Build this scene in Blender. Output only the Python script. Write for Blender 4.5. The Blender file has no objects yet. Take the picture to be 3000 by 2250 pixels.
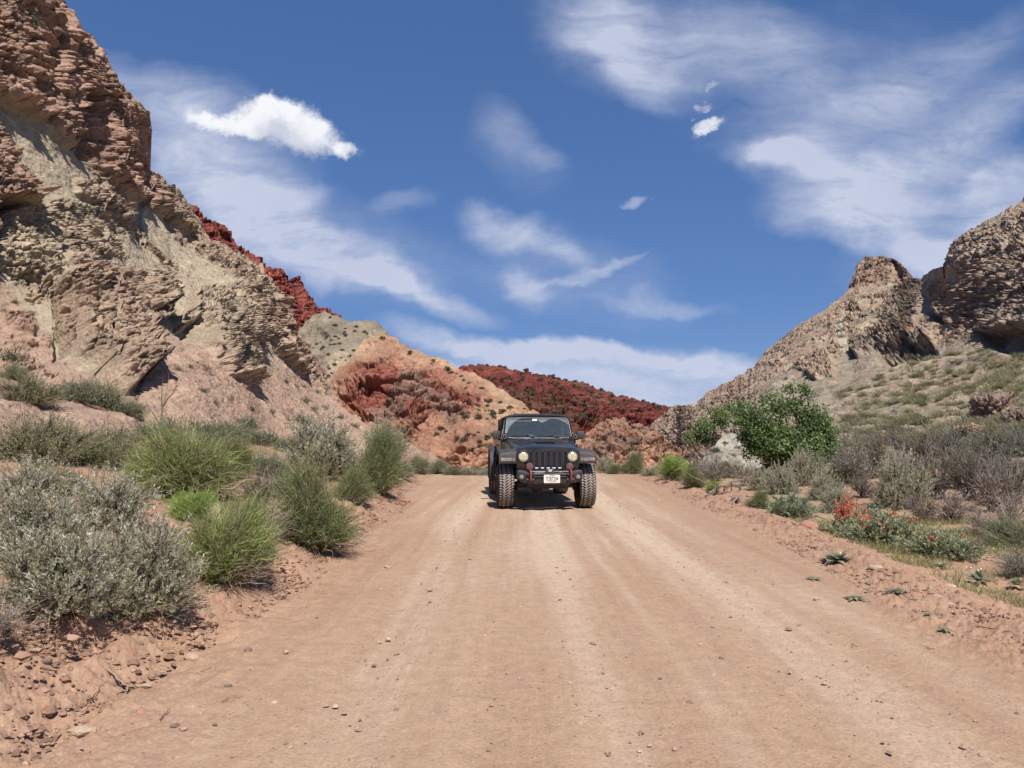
import bpy, math, random
import numpy as np
from mathutils import Vector, Matrix, Euler

scene = bpy.context.scene
COL = scene.collection
R = math.radians

# ------------------------------------------------------------------ camera
CAM_H = 1.47
F = 740.0
PITCH = math.atan(49 / F)
cam_data = bpy.data.cameras.new('camera')
cam_data.sensor_width = 36.0
cam_data.lens = F * 36.0 / 1024.0
cam_data.clip_start = 0.05
cam_data.clip_end = 9000
cam = bpy.data.objects.new('camera', cam_data)
COL.objects.link(cam)
cam.location = (0, 0, CAM_H)
cam.rotation_euler = (math.pi / 2 + PITCH, 0, 0)
scene.camera = cam
scene.render.resolution_x = 1024
scene.render.resolution_y = 768

# ------------------------------------------------------------------ light
SUN_VEC = Vector((0.20, -0.66, 1.0)).normalized()
SUN_EL = math.asin(SUN_VEC.z)
SUN_AZ = math.atan2(SUN_VEC.x, SUN_VEC.y)      # clockwise from +Y
sd = bpy.data.lights.new('sun', 'SUN')
sd.energy = 4.6
sd.angle = R(0.53)
sd.color = (1.0, 0.945, 0.87)
sun = bpy.data.objects.new('sun', sd)
COL.objects.link(sun)
sun.rotation_euler = (-SUN_VEC).to_track_quat('-Z', 'Y').to_euler()
sun.location = (10, -30, 60)
scene.view_settings.view_transform = 'Standard'
scene.view_settings.look = 'None'
scene.view_settings.exposure = 0.42
scene.view_settings.gamma = 1.0
scene.cycles.max_bounces = 6
scene.cycles.diffuse_bounces = 2
scene.cycles.glossy_bounces = 3
scene.cycles.transmission_bounces = 5
scene.cycles.transparent_max_bounces = 8


def ray(px, py):
    """direction through a point of a 1024x768 picture, scaled to y = 1"""
    x = (np.asarray(px, float) - 512) / F
    u = (384 - np.asarray(py, float)) / F
    c, s = math.cos(PITCH), math.sin(PITCH)
    dy = c - u * s
    dz = s + u * c
    return x / dy, np.ones_like(x), dz / dy


def at(px, py, D):
    a, b, c = ray(px, py)
    return np.stack([a * D, b * D, CAM_H + c * D], -1)


# ------------------------------------------------------------------ node helper
class NT:
    def __init__(s, tree):
        s.t = tree
        s.n = tree.nodes
        s.l = tree.links

    def new(s, typ, **kw):
        n = s.n.new(typ)
        for k, v in kw.items():
            setattr(n, k, v)
        return n

    def put(s, sock, v):
        if hasattr(v, 'is_output') or isinstance(v, bpy.types.NodeSocket):
            s.l.new(v, sock)
        elif v is not None:
            sock.default_value = v

    def math(s, op, a, b=None, c=None, clamp=False):
        n = s.new('ShaderNodeMath', operation=op)
        n.use_clamp = clamp
        s.put(n.inputs[0], a)
        if b is not None: s.put(n.inputs[1], b)
        if c is not None: s.put(n.inputs[2], c)
        return n.outputs[0]

    def vmath(s, op, a, b=None):
        n = s.new('ShaderNodeVectorMath', operation=op)
        s.put(n.inputs[0], a)
        if b is not None: s.put(n.inputs[1], b)
        return n.outputs['Value'] if op in ('LENGTH', 'DOT_PRODUCT') else n.outputs[0]

    def noise(s, vec, scale, detail=4, rough=0.55, dist=0.0, dim='3D', out='Fac'):
        n = s.new('ShaderNodeTexNoise', noise_dimensions=dim)
        if vec is not None: s.l.new(vec, n.inputs['Vector'])
        n.inputs['Scale'].default_value = scale
        n.inputs['Detail'].default_value = detail
        n.inputs['Roughness'].default_value = rough
        n.inputs['Distortion'].default_value = dist
        return n.outputs[out]

    def voronoi(s, vec, scale, feature='F1', out='Distance'):
        n = s.new('ShaderNodeTexVoronoi', feature=feature)
        if vec is not None: s.l.new(vec, n.inputs['Vector'])
        n.inputs['Scale'].default_value = scale
        return n.outputs[out]

    def mr(s, v, a, b, c, d, smooth=False):
        n = s.new('ShaderNodeMapRange')
        if smooth: n.interpolation_type = 'SMOOTHSTEP'
        s.put(n.inputs[0], v)
        for i, x in enumerate((a, b, c, d)):
            s.put(n.inputs[i + 1], x)
        return n.outputs[0]

    def mix(s, f, a, b, blend='MIX'):
        n = s.new('ShaderNodeMix', data_type='RGBA', blend_type=blend)
        s.put(n.inputs[0], f)
        s.put(n.inputs[6], a)
        s.put(n.inputs[7], b)
        return n.outputs[2]

    def mapping(s, vec, loc=(0, 0, 0), rot=(0, 0, 0), sc=(1, 1, 1)):
        n = s.new('ShaderNodeMapping')
        s.l.new(vec, n.inputs[0])
        n.inputs[1].default_value = loc
        n.inputs[2].default_value = rot
        n.inputs[3].default_value = sc
        return n.outputs[0]

    def bump(s, h, strength=0.5, dist=0.05):
        n = s.new('ShaderNodeBump')
        n.inputs['Strength'].default_value = strength
        n.inputs['Distance'].default_value = dist
        s.l.new(h, n.inputs['Height'])
        return n.outputs[0]


# ------------------------------------------------------------------ sky with clouds
world = bpy.data.worlds.new('World')
scene.world = world
world.use_nodes = True
w = NT(world.node_tree)
w.n.clear()
out = w.new('ShaderNodeOutputWorld')
bg = w.new('ShaderNodeBackground')
w.l.new(bg.outputs[0], out.inputs[0])
sky = w.new('ShaderNodeTexSky', sky_type='NISHITA')
sky.sun_disc = False
sky.sun_elevation = SUN_EL
sky.sun_rotation = SUN_AZ
sky.altitude = 1500
sky.air_density = 1.0
sky.dust_density = 0.4
sky.ozone_density = 2.0
tc = w.new('ShaderNodeTexCoord')
d = tc.outputs['Generated']
sep = w.new('ShaderNodeSeparateXYZ')
w.l.new(d, sep.inputs[0])
ay = w.math('MAXIMUM', w.math('ABSOLUTE', sep.outputs[1]), 0.12)
uu = w.math('DIVIDE', sep.outputs[0], ay)
vv = w.math('DIVIDE', sep.outputs[2], ay)
comb = w.new('ShaderNodeCombineXYZ')
w.l.new(uu, comb.inputs[0])
w.l.new(vv, comb.inputs[1])
UV = comb.outputs[0]
warp1 = w.noise(UV, 3.2, 5, 0.6, out='Color')
warp = w.vmath('SCALE', w.vmath('SUBTRACT', warp1, (0.5, 0.5, 0.5)))
warp.node.inputs['Scale'].default_value = 0.16
UVW = w.vmath('ADD', UV, warp)
warp2 = w.vmath('SCALE', w.vmath('SUBTRACT', w.noise(UV, 24, 9, 0.65, out='Color'), (0.5, 0.5, 0.5)))
warp2.node.inputs['Scale'].default_value = 0.05
UVC = w.vmath('ADD', UV, warp2)


def blob(src, px, py, rx, ry, rot, wt, inner=0.15):
    a, _, c = ray(px, py)
    n = w.new('ShaderNodeMapping', vector_type='TEXTURE')
    w.l.new(src, n.inputs[0])
    n.inputs[1].default_value = (float(a), float(c), 0)
    n.inputs[2].default_value = (0, 0, R(rot))
    n.inputs[3].default_value = (rx / F, ry / F, 1)
    L = w.vmath('LENGTH', n.outputs[0])
    return w.mr(L, inner, 1.0, wt, 0.0, True)


def summed(src, lst, inner=0.15):
    acc = None
    for b in lst:
        v = blob(src, *b, inner=inner)
        acc = v if acc is None else w.math('ADD', acc, v)
    return acc


cirrus = [(850, 90, 260, 130, 0, .20), (620, 40, 120, 80, -20, .25), (940, 260, 150, 50, 10, .4), (200, 180, 180, 120, -25, .34), (330, 250, 180, 66, -20, .30), (560, 275, 170, 60, -10, .22), (520, 160, 90, 60, -40, .14), (980, 120, 140, 40, 24, .25),
          (600, 25, 75, 60, -25, .7), (640, 75, 62, 42, -30, .5), (720, 40, 170, 75, -8, .42), (860, 120, 190, 66, 8, .30),
          (950, 60, 150, 50, 20, .34), (1010, 190, 90, 60, 10, .55), (800, 95, 120, 40, -10, .15),
          (764, 163, 62, 28, -15, .9), (835, 185, 130, 56, -14, .8), (930, 185, 140, 70, 14, .65), (975, 245, 130, 45, 20, .75),
          (860, 235, 135, 34, -12, .70), (1010, 120, 120, 30, 22, .35),
          (150, 95, 120, 46, -15, .46), (205, 160, 110, 60, -25, .50), (250, 215, 95, 52, -28, .62), (335, 262, 135, 36, -19, .95),
          (420, 296, 110, 17, -17, .60), (290, 205, 55, 26, 10, .38),
          (500, 232, 62, 26, -12, .66), (555, 250, 62, 16, -20, .45), (508, 125, 42, 62, 38, .24), (545, 160, 30, 24, 10, .22),
          (522, 285, 40, 26, -30, .56), (590, 272, 75, 7, 17, .48), (660, 296, 95, 13, -4, .34),
          (400, 212, 40, 16, 12, .28), (640, 207, 17, 6, 12, .5),
          (560, 350, 150, 20, -3, .95), (450, 340, 80, 20, -12, .95), (690, 358, 95, 24, -6, .9), (520, 342, 40, 12, 0, .5), (610, 345, 50, 12, -8, .5), (560, 395, 380, 62, 0, 1.1),
          (470, 375, 80, 26, 0, .5)]
cs = summed(UVW, cirrus)
n_str = w.noise(w.mapping(UV, rot=(0, 0, R(18)), sc=(2.2, 6.5, 1)), 2.6, 8, 0.62, 0.9)
n_fine = w.noise(UVW, 9.0, 7, 0.6, 0.2)
n_fib = w.noise(w.mapping(UVW, rot=(0, 0, R(14)), sc=(4.0, 26.0, 1)), 1.6, 9, 0.68, 0.6)
n_fib2 = w.noise(w.mapping(UVW, rot=(0, 0, R(-26)), sc=(5.0, 22.0, 1)), 1.3, 9, 0.68, 0.6)
nn = w.math('ADD', w.math('MULTIPLY', n_str, 0.9), w.math('MULTIPLY', n_fine, 0.5))
nn = w.math('ADD', nn, w.math('MULTIPLY', w.math('SUBTRACT', w.math('ADD', n_fib, n_fib2), 1.0), 0.50))
dens = w.math('MULTIPLY', cs, w.mr(nn, 0.34, 1.02, 0.30, 1.45))
dens = w.mr(dens, 0.02, 1.0, 0.0, 0.92, False)
dens = w.math('MINIMUM', dens, 0.9)
# crisp fair-weather puffs
cum = [(258, 118, 44, 30, 0, 1.1), (290, 124, 50, 42, -10, 1.3), (318, 141, 44, 32, -8, 1.15), (347, 151, 19, 16, 0, 1.0),
       (232, 126, 48, 16, -12, .95), (275, 105, 30, 20, -30, .8), (197, 117, 24, 18, -40, .75), (208, 124, 30, 12, -20, .5),
       (706, 125, 25, 12, 16, 1.1), (700, 134, 20, 7, 25, .7), (703, 105, 15, 7, 8, .72), (709, 88, 12, 6, 22, .62), (692, 118, 9, 4, 40, .6),
       (627, 206, 10, 5, 0, .4), (652, 202, 8, 5, 30, .4)]
cm = summed(UVC, cum, inner=0.2)
n_puff = w.math('ADD', w.math('MULTIPLY', w.noise(UV, 26, 10, 0.66), 0.65), w.math('MULTIPLY', w.noise(UV, 75, 6, 0.6), 0.35))
cm = w.math('ADD', cm, w.math('MULTIPLY', w.math('SUBTRACT', n_puff, 0.5), 1.9))
cmask = w.mr(cm, 0.25, 1.55, 0.0, 1.0, True)
sat = w.new('ShaderNodeHueSaturation')
w.l.new(sky.outputs[0], sat.inputs['Color'])
sat.inputs['Hue'].default_value = 0.503
sat.inputs['Saturation'].default_value = 1.20
sat.inputs['Value'].default_value = 0.78
gam = w.new('ShaderNodeGamma')
w.l.new(sat.outputs[0], gam.inputs[0])
gam.inputs[1].default_value = 0.50
skyc = w.mix(1.0, gam.outputs[0], (0.70, 0.985, 1.58, 1), 'MULTIPLY')
CL = w.mix(w.noise(UV, 5, 3), (3.2, 3.5, 4.6, 1), (4.2, 4.5, 5.3, 1))
c1 = w.mix(dens, skyc, CL)
# the puffs are lit from above, grey below
shade = summed(w.vmath('ADD', UVC, (-0.004, 0.034, 0)), cum, inner=0.1)
shade = w.math('ADD', shade, w.math('MULTIPLY', w.math('SUBTRACT', w.noise(UV, 30, 8, 0.6), 0.5), 2.4))
PU = w.mix(w.mr(shade, 0.0, 2.0, 0, 1, True), (5.9, 6.0, 6.2, 1), (3.9, 4.1, 4.8, 1))
c2 = w.mix(w.math('MULTIPLY', cmask, 0.97), c1, PU)
w.l.new(c2, bg.inputs['Color'])
bg.inputs['Strength'].default_value = 0.12


# ------------------------------------------------------------------ numpy noise
def _h(ix, iy, iz, seed):
    h = (ix.astype(np.int64) * 374761393 + iy.astype(np.int64) * 668265263 + iz.astype(np.int64) * 2147483647 * 3 + seed * 1274126177)
    h = h.astype(np.uint64) & np.uint64(0xFFFFFFFF)
    h = ((h ^ (h >> np.uint64(13))) * np.uint64(1274126177)) & np.uint64(0xFFFFFFFF)
    h = ((h ^ (h >> np.uint64(16))) * np.uint64(2246822519)) & np.uint64(0xFFFFFFFF)
    h = h ^ (h >> np.uint64(15))
    return h.astype(np.float64) / 4294967295.0


def vnoise(P, seed=0):
    i = np.floor(P).astype(np.int64)
    f = P - i
    f = f * f * f * (f * (f * 6 - 15) + 10)
    r = 0
    for dx in (0, 1):
        wx = f[..., 0] if dx else 1 - f[..., 0]
        for dy in (0, 1):
            wy = f[..., 1] if dy else 1 - f[..., 1]
            for dz in (0, 1):
                wz = f[..., 2] if dz else 1 - f[..., 2]
                r = r + wx * wy * wz * _h(i[..., 0] + dx, i[..., 1] + dy, i[..., 2] + dz, seed)
    return r


_ROT = np.array(Euler((0.5, 0.3, 0.9)).to_matrix())


def fbm(P, octaves=4, gain=0.5, seed=0, ridged=False):
    a, s, t = 1.0, 0.0, 0.0
    P = np.array(P, float) @ _ROT
    for o in range(octaves):
        v = vnoise(P, seed + o * 17)
        if ridged:
            v = 1 - np.abs(2 * v - 1)
            v = v * v
        s = s + a * v
        t += a
        a *= gain
        P = (P @ _ROT) * 2.03 + 11.7
    return s / t


def worley(P, seed=0):
    """F1, F2 and a random value of the nearest cell"""
    i = np.floor(P).astype(np.int64)
    f1 = np.full(P.shape[:-1], 9.0)
    f2 = np.full(P.shape[:-1], 9.0)
    idv = np.zeros(P.shape[:-1])
    for dx in (-1, 0, 1):
        for dy in (-1, 0, 1):
            for dz in (-1, 0, 1):
                a, b, c = i[..., 0] + dx, i[..., 1] + dy, i[..., 2] + dz
                q = np.stack([a + _h(a, b, c, seed), b + _h(a, b, c, seed + 1), c + _h(a, b, c, seed + 2)], -1)
                dd = np.sqrt(((q - P) ** 2).sum(-1))
                v = _h(a, b, c, seed + 3)
                near = dd < f1
                f2 = np.where(near, f1, np.minimum(f2, dd))
                idv = np.where(near, v, idv)
                f1 = np.where(near, dd, f1)
    return f1, f2, idv


def sstep(a, b, x):
    t = np.clip((x - a) / (b - a), 0, 1)
    return t * t * (3 - 2 * t)


def lerp(a, b, t):
    return a + (b - a) * t


def srgb(r, g, b):
    f = lambda c: (c / 255 / 12.92) if c / 255 <= 0.04045 else ((c / 255 + 0.055) / 1.055) ** 2.4
    return np.array([f(r), f(g), f(b)])


# ------------------------------------------------------------------ objects
def tag(o, label=None, cat=None, group=None, kind=None):
    if label: o['label'] = label
    if cat: o['category'] = cat
    if group: o['group'] = group
    if kind: o['kind'] = kind
    return o


def np_mesh(name, V, faces, mats=None, smooth=True, colors=None, matidx=None):
    """faces: (n,3) or (n,4) int array"""
    V = np.asarray(V, np.float32).reshape(-1, 3)
    faces = np.asarray(faces, np.int32)
    n, k = faces.shape
    me = bpy.data.meshes.new(name)
    me.vertices.add(len(V))
    me.vertices.foreach_set('co', V.ravel())
    me.loops.add(n * k)
    me.loops.foreach_set('vertex_index', faces.ravel())
    me.polygons.add(n)
    me.polygons.foreach_set('loop_start', np.arange(0, n * k, k, dtype=np.int32))
    me.polygons.foreach_set('loop_total', np.full(n, k, np.int32))
    me.polygons.foreach_set('use_smooth', np.full(n, smooth, bool))
    if matidx is not None:
        me.polygons.foreach_set('material_index', np.asarray(matidx, np.int32))
    for m in (mats or []):
        me.materials.append(m)
    me.update(calc_edges=True)
    if colors is not None:
        at_ = me.attributes.new('Col', 'FLOAT_COLOR', 'POINT')
        c = np.ones((len(V), 4), np.float32)
        c[:, :3] = np.asarray(colors).reshape(-1, 3)
        at_.data.foreach_set('color', c.ravel())
    return me


def link(name, me, parent=None, loc=None, rot=None, scale=None):
    o = bpy.data.objects.new(name, me)
    COL.objects.link(o)
    if parent is not None: o.parent = parent
    if loc is not None: o.location = loc
    if rot is not None: o.rotation_euler = rot
    if scale is not None: o.scale = scale
    return o


def empty(name, loc=(0, 0, 0), rz=0.0):
    o = bpy.data.objects.new(name, None)
    COL.objects.link(o)
    o.location = loc
    o.rotation_euler = (0, 0, rz)
    o.empty_display_size = 0.2
    return o


def grid_faces(nr, nc):
    a = np.arange(nr * nc).reshape(nr, nc)
    return np.stack([a[:-1, :-1], a[:-1, 1:], a[1:, 1:], a[1:, :-1]], -1).reshape(-1, 4)


# ------------------------------------------------------------------ materials
def mat(name):
    m = bpy.data.materials.new(name)
    m.use_nodes = True
    t = NT(m.node_tree)
    t.n.clear()
    o = t.new('ShaderNodeOutputMaterial')
    p = t.new('ShaderNodeBsdfPrincipled')
    t.l.new(p.outputs[0], o.inputs[0])
    return m, t, p


def simple(name, col, rough=0.6, metal=0.0, spec=0.5, var=0.0, vscale=8, bump=0.0, dust=0.0):
    m, t, p = mat(name)
    c = (col[0], col[1], col[2], 1)
    p.inputs['Roughness'].default_value = rough
    p.inputs['Metallic'].default_value = metal
    p.inputs['Specular IOR Level'].default_value = spec
    tcn = t.new('ShaderNodeTexCoord').outputs['Object']
    base = None
    if var > 0:
        nz = t.noise(tcn, vscale, 5, 0.6)
        f = t.mr(nz, 0.3, 0.7, 1 - var, 1 + var)
        mx = t.mix(1.0, c, f, 'MULTIPLY')
        base = mx
    if dust > 0:
        nz2 = t.noise(tcn, 3.0, 6, 0.7)
        base = t.mix(t.mr(nz2, 0.35, 0.75, 0, dust), base if base else c, (0.30, 0.20, 0.14, 1))
        t.l.new(t.mr(nz2, 0.35, 0.75, rough, min(1, rough + dust)), p.inputs['Roughness'])
    if base: t.l.new(base, p.inputs['Base Color'])
    else: p.inputs['Base Color'].default_value = c
    if bump > 0:
        t.l.new(t.bump(t.noise(tcn, vscale * 4, 5, 0.6), bump, 0.01), p.inputs['Normal'])
    return m


def rock_mat(name, scale, bumpd, strength=0.9):
    """scale: size in metres of the finest grain the mesh cannot carry"""
    m, t, p = mat(name)
    p.inputs['Roughness'].default_value = 0.95
    p.inputs['Specular IOR Level'].default_value = 0.15
    g = t.new('ShaderNodeNewGeometry').outputs['Position']
    a = t.new('ShaderNodeAttribute', attribute_name='Col').outputs['Color']
    n1 = t.noise(g, 0.35 / scale, 6, 0.62)
    n2 = t.noise(g, 2.2 / scale, 5, 0.65)
    f = t.math('MULTIPLY', t.mr(n1, 0.3, 0.7, 0.80, 1.20), t.mr(n2, 0.25, 0.75, 0.72, 1.28))
    t.l.new(t.mix(1.0, a, f, 'MULTIPLY'), p.inputs['Base Color'])
    v = t.voronoi(g, 1.1 / scale)
    h = t.math('ADD', t.math('MULTIPLY', v, 0.6), t.noise(g, 1.6 / scale, 8, 0.68))
    t.l.new(t.bump(h, strength, bumpd), p.inputs['Normal'])
    return m


# ================================================================== GROUND
KG = np.array([1 / 1.58, 1 / 1.55, 1 / 1.64])


def road_left(y):
    return -2.2 - 0.085 * np.maximum(y - 13, 0) + 0.12 * np.sin(y * 0.9 + 1) * (y > 3)


def road_right(y):
    return 3.35 + 0.05 * np.clip(y, 0, 40) + 0.10 * np.sin(y * 0.7)


def ground_macro(x, y):
    x = np.asarray(x, float)
    y = np.asarray(y, float)
    sl = road_left(y) - x
    sr = x - road_right(y)
    cap = 1.30 - 0.012 * np.clip(y - 15, 0, 60)
    bank = 0.34 * sstep(-0.15, 0.75, sl) + 0.215 * np.maximum(sl - 0.6, 0)
    zl = cap - np.logaddexp(0, (cap - bank) * 5) / 5 + np.log1p(np.exp(-cap * 5)) / 5
    zl = np.where(sl > -0.3, np.maximum(zl, 0), 0)
    berm = 0.10 * np.exp(-((sr - 0.30) / 0.26) ** 2) * (0.6 + 0.4 * np.sin(y * 1.7))
    zr = np.where(sr > -0.6, berm - 0.10 * sstep(0.3, 1.2, sr) + 0.055 * np.maximum(sr - 1.8, 0), 0)
    zr = np.minimum(zr, 1.1)
    z = zl + zr
    # crown and crest of the road, the land falls away behind it
    z = z - 0.045 * np.maximum(y - 25.5, 0) * sstep(24, 32, y)
    z = np.maximum(z, -6 - 0.0 * y)
    return z


def gz(x, y):
    return float(ground_macro(np.array([x]), np.array([y]))[0])


def gpt(px, py):
    """the point of the ground seen at a picture point"""
    a, _, c = (float(v) for v in ray(px, py))
    lo = 1.0
    for k in range(4000):
        D = 1.0 + k * 0.02
        if CAM_H + c * D <= gz(a * D, D):
            return a * D, D
    return a * 26.0, 26.0


def build_ground():
    t1 = np.arange(-0.80, 0.8001, 0.00165)
    t0 = np.linspace(-6, -0.82, 60)
    t2 = np.linspace(0.82, 6, 60)
    T = np.concatenate([t0, t1, t2])
    dy = np.arange(360, 30, -1.25)
    D = np.concatenate([[-60, -20, -6, 0.5, 1.5, 2.4, 2.8], CAM_H * F / dy])
    D = D[np.argsort(D)]
    D = np.concatenate([D, np.geomspace(37, 4500, 90)])
    TT, DD = np.meshgrid(T, D)
    Y = DD
    X = TT * np.maximum(DD, 3.0)
    Z = ground_macro(X, Y)
    P = np.stack([X, Y, X * 0], -1)
    sl = road_left(Y) - X
    sr = X - road_right(Y)
    wob = 0.35 * (fbm(P * [0.9, 0.5, 1], 4, seed=5) - 0.5)
    bankm = sstep(-0.05, 0.45, sl + wob)
    bermm = sstep(-0.75, -0.1, sr + wob * 1.6) * (1 - sstep(0.9, 2.2, sr + wob))
    off = np.clip(sstep(0.3, 1.0, sl + wob) + sstep(0.6, 2.0, sr + wob), 0, 1)
    near = 1 / (1 + (np.maximum(Y, 0) / 60) ** 2)
    # crumbled earth of the banks
    f1, f2, idc = worley(P * 9.0 + 3, 3)
    g1, g2, idg = worley(P * 22.0 + 7, 9)
    clod = np.maximum(0, 0.62 - f1) * (0.3 + idc * 1.2)
    clod2 = np.maximum(0, 0.6 - g1) * (0.2 + idg)
    rgh = fbm(P * 3.2, 5, 0.58, seed=21) - 0.5
    rgh2 = fbm(P * 14, 4, 0.6, seed=22) - 0.5
    edge = np.clip(np.exp(-((sl - 0.25) / 0.75) ** 2) + bermm, 0, 1)
    patch = sstep(0.42, 0.62, fbm(P * 1.3, 3, seed=31))
    Z = Z + near * (edge * (0.045 * clod * (0.4 + patch) + 0.034 * clod2 + 0.10 * rgh + 0.045 * rgh2 + 0.03 * (fbm(P * 30, 3, 0.6, seed=23) - 0.5))
                    + off * (0.02 * clod + 0.12 * rgh + 0.035 * rgh2))
    # gouged shelf of the left bank
    gul = fbm(P * [1.6, 1.1, 1], 4, seed=44)
    Z = Z - near * 0.16 * sstep(0.52, 0.66, gul) * np.exp(-((sl - 0.55) / 0.5) ** 2)
    # the driven surface: long shallow ruts and washboard
    onroad = (1 - sstep(-0.25, 0.1, sl)) * (1 - sstep(-0.7, -0.2, sr))
    s = X - 0.012 * Y - 0.06 * np.sin(Y * 0.35) + 0.10 * (fbm(P * [0.4, 0.25, 1], 2, seed=8) - 0.5)
    prof = 0
    for c0, w0, a0 in ((-0.95, .26, 1.0), (-0.25, .12, .35), (0.42, .22, .8), (0.95, .08, .3), (1.80, .36, 1.1), (2.55, .10, .4), (-1.55, .12, .35), (1.2, .05, .25)):
        prof = prof + a0 * np.exp(-((s - c0) / w0) ** 2)
    ruts = fbm(np.stack([s * 4.2, Y * 0.16, X * 0], -1), 5, 0.6, seed=51) - 0.5
    streak = fbm(np.stack([s * 11, Y * 0.5, X * 0], -1), 4, 0.6, seed=52) - 0.5
    Z = Z + onroad * (-0.016 * prof + 0.034 * ruts + 0.003 * streak) * near
    Z = Z + onroad * near * (0.004 * rgh2 + 0.008 * rgh + 0.006 * clod2 * sstep(0.45, 0.6, fbm(P * 2.2, 3, seed=61)))
    # colour
    C_light = srgb(224, 196, 174) * KG
    C_mid = srgb(205, 171, 147) * KG
    C_dark = srgb(188, 151, 127) * KG
    C_bank = srgb(188, 147, 124) * KG
    C_pink = srgb(199, 160, 137) * KG
    C_grey = srgb(182, 160, 132) * KG
    n1 = fbm(P * [0.8, 0.35, 1], 5, 0.6, seed=71)
    n2 = fbm(P * 4.5, 5, 0.65, seed=72)
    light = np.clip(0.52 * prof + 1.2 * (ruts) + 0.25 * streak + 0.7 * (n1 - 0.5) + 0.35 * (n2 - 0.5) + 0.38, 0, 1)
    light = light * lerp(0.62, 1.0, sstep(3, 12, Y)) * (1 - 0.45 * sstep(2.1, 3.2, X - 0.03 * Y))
    light = light[..., None]
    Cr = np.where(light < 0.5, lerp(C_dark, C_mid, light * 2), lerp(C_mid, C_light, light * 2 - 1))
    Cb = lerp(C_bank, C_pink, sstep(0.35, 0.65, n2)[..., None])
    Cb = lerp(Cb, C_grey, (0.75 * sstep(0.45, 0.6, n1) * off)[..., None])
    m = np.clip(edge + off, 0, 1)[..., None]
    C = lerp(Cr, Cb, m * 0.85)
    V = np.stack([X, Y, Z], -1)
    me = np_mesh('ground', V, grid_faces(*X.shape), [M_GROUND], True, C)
    o = link('ground', me)
    tag(o, kind='structure')
    return V


def ground_material():
    m, t, p = mat('dirt')
    p.inputs['Roughness'].default_value = 0.97
    p.inputs['Specular IOR Level'].default_value = 0.12
    g = t.new('ShaderNodeNewGeometry').outputs['Position']
    a = t.new('ShaderNodeAttribute', attribute_name='Col').outputs['Color']
    n1 = t.noise(g, 9, 7, 0.7)
    n2 = t.noise(g, 60, 4, 0.7)
    f = t.math('MULTIPLY', t.mr(n1, 0.3, 0.7, 0.86, 1.14), t.mr(n2, 0.25, 0.75, 0.76, 1.24))
    c = t.mix(1.0, a, f, 'MULTIPLY')
    # small embedded stones, some pale, some dark
    v = t.new('ShaderNodeTexVoronoi', feature='F1')
    t.l.new(g, v.inputs['Vector'])
    v.inputs['Scale'].default_value = 26
    cellr = v.outputs['Color']
    sepc = t.new('ShaderNodeSeparateColor')
    t.l.new(cellr, sepc.inputs[0])
    isst = t.math('MULTIPLY', t.mr(v.outputs['Distance'], 0.16, 0.24, 1, 0), t.mr(sepc.outputs[0], 0.80, 0.84, 0, 1))
    stc = t.mix(sepc.outputs[1], (0.12, 0.075, 0.055, 1), (0.40, 0.30, 0.23, 1))
    c = t.mix(t.math('MULTIPLY', isst, 0.7), c, stc)
    t.l.new(c, p.inputs['Base Color'])
    h = t.math('ADD', t.math('MULTIPLY', t.noise(g, 30, 8, 0.7), 1.0), t.math('MULTIPLY', isst, 0.35))
    h = t.math('ADD', h, t.math('MULTIPLY', t.voronoi(g, 48), 0.25))
    t.l.new(t.bump(h, 0.7, 0.011), p.inputs['Normal'])
    return m


M_GROUND = ground_material()
GV = build_ground()


# ================================================================== HILLS
def tps(pts):
    A = np.array(pts, float)
    X = A[:, :2] / 100.0
    v = np.log(A[:, 2])
    n = len(A)
    U = lambda r2: np.where(r2 > 0, r2 * np.log(r2 + 1e-12) * 0.5, 0)
    K = U(((X[:, None] - X[None]) ** 2).sum(-1)) + np.eye(n) * 0.02
    Pm = np.hstack([np.ones((n, 1)), X])
    L = np.zeros((n + 3, n + 3))
    L[:n, :n] = K
    L[:n, n:] = Pm
    L[n:, :n] = Pm.T
    wv = np.linalg.solve(L, np.concatenate([v, [0, 0, 0]]))

    def f(px, py):
        Q = np.stack([px, py], -1) / 100.0
        s = wv[n] + wv[n + 1] * Q[..., 0] + wv[n + 2] * Q[..., 1]
        for i in range(n):
            s = s + wv[i] * U(((Q - X[i]) ** 2).sum(-1))
        return np.exp(s)
    return f


def sdpoly(px, py, poly):
    """signed distance in picture units, positive inside"""
    poly = np.array(poly, float)
    d = np.full(px.shape, 1e9)
    ins = np.zeros(px.shape, bool)
    n = len(poly)
    for i in range(n):
        a, b = poly[i], poly[(i + 1) % n]
        ex, ey = b - a
        wx, wy = px - a[0], py - a[1]
        t = np.clip((wx * ex + wy * ey) / (ex * ex + ey * ey + 1e-9), 0, 1)
        d = np.minimum(d, (wx - ex * t) ** 2 + (wy - ey * t) ** 2)
        c = ((a[1] > py) != (b[1] > py)) & (px < (b[0] - a[0]) * (py - a[1]) / (b[1] - a[1] + 1e-9) + a[0])
        ins ^= c
    d = np.sqrt(d)
    return np.where(ins, d, -d)


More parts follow.
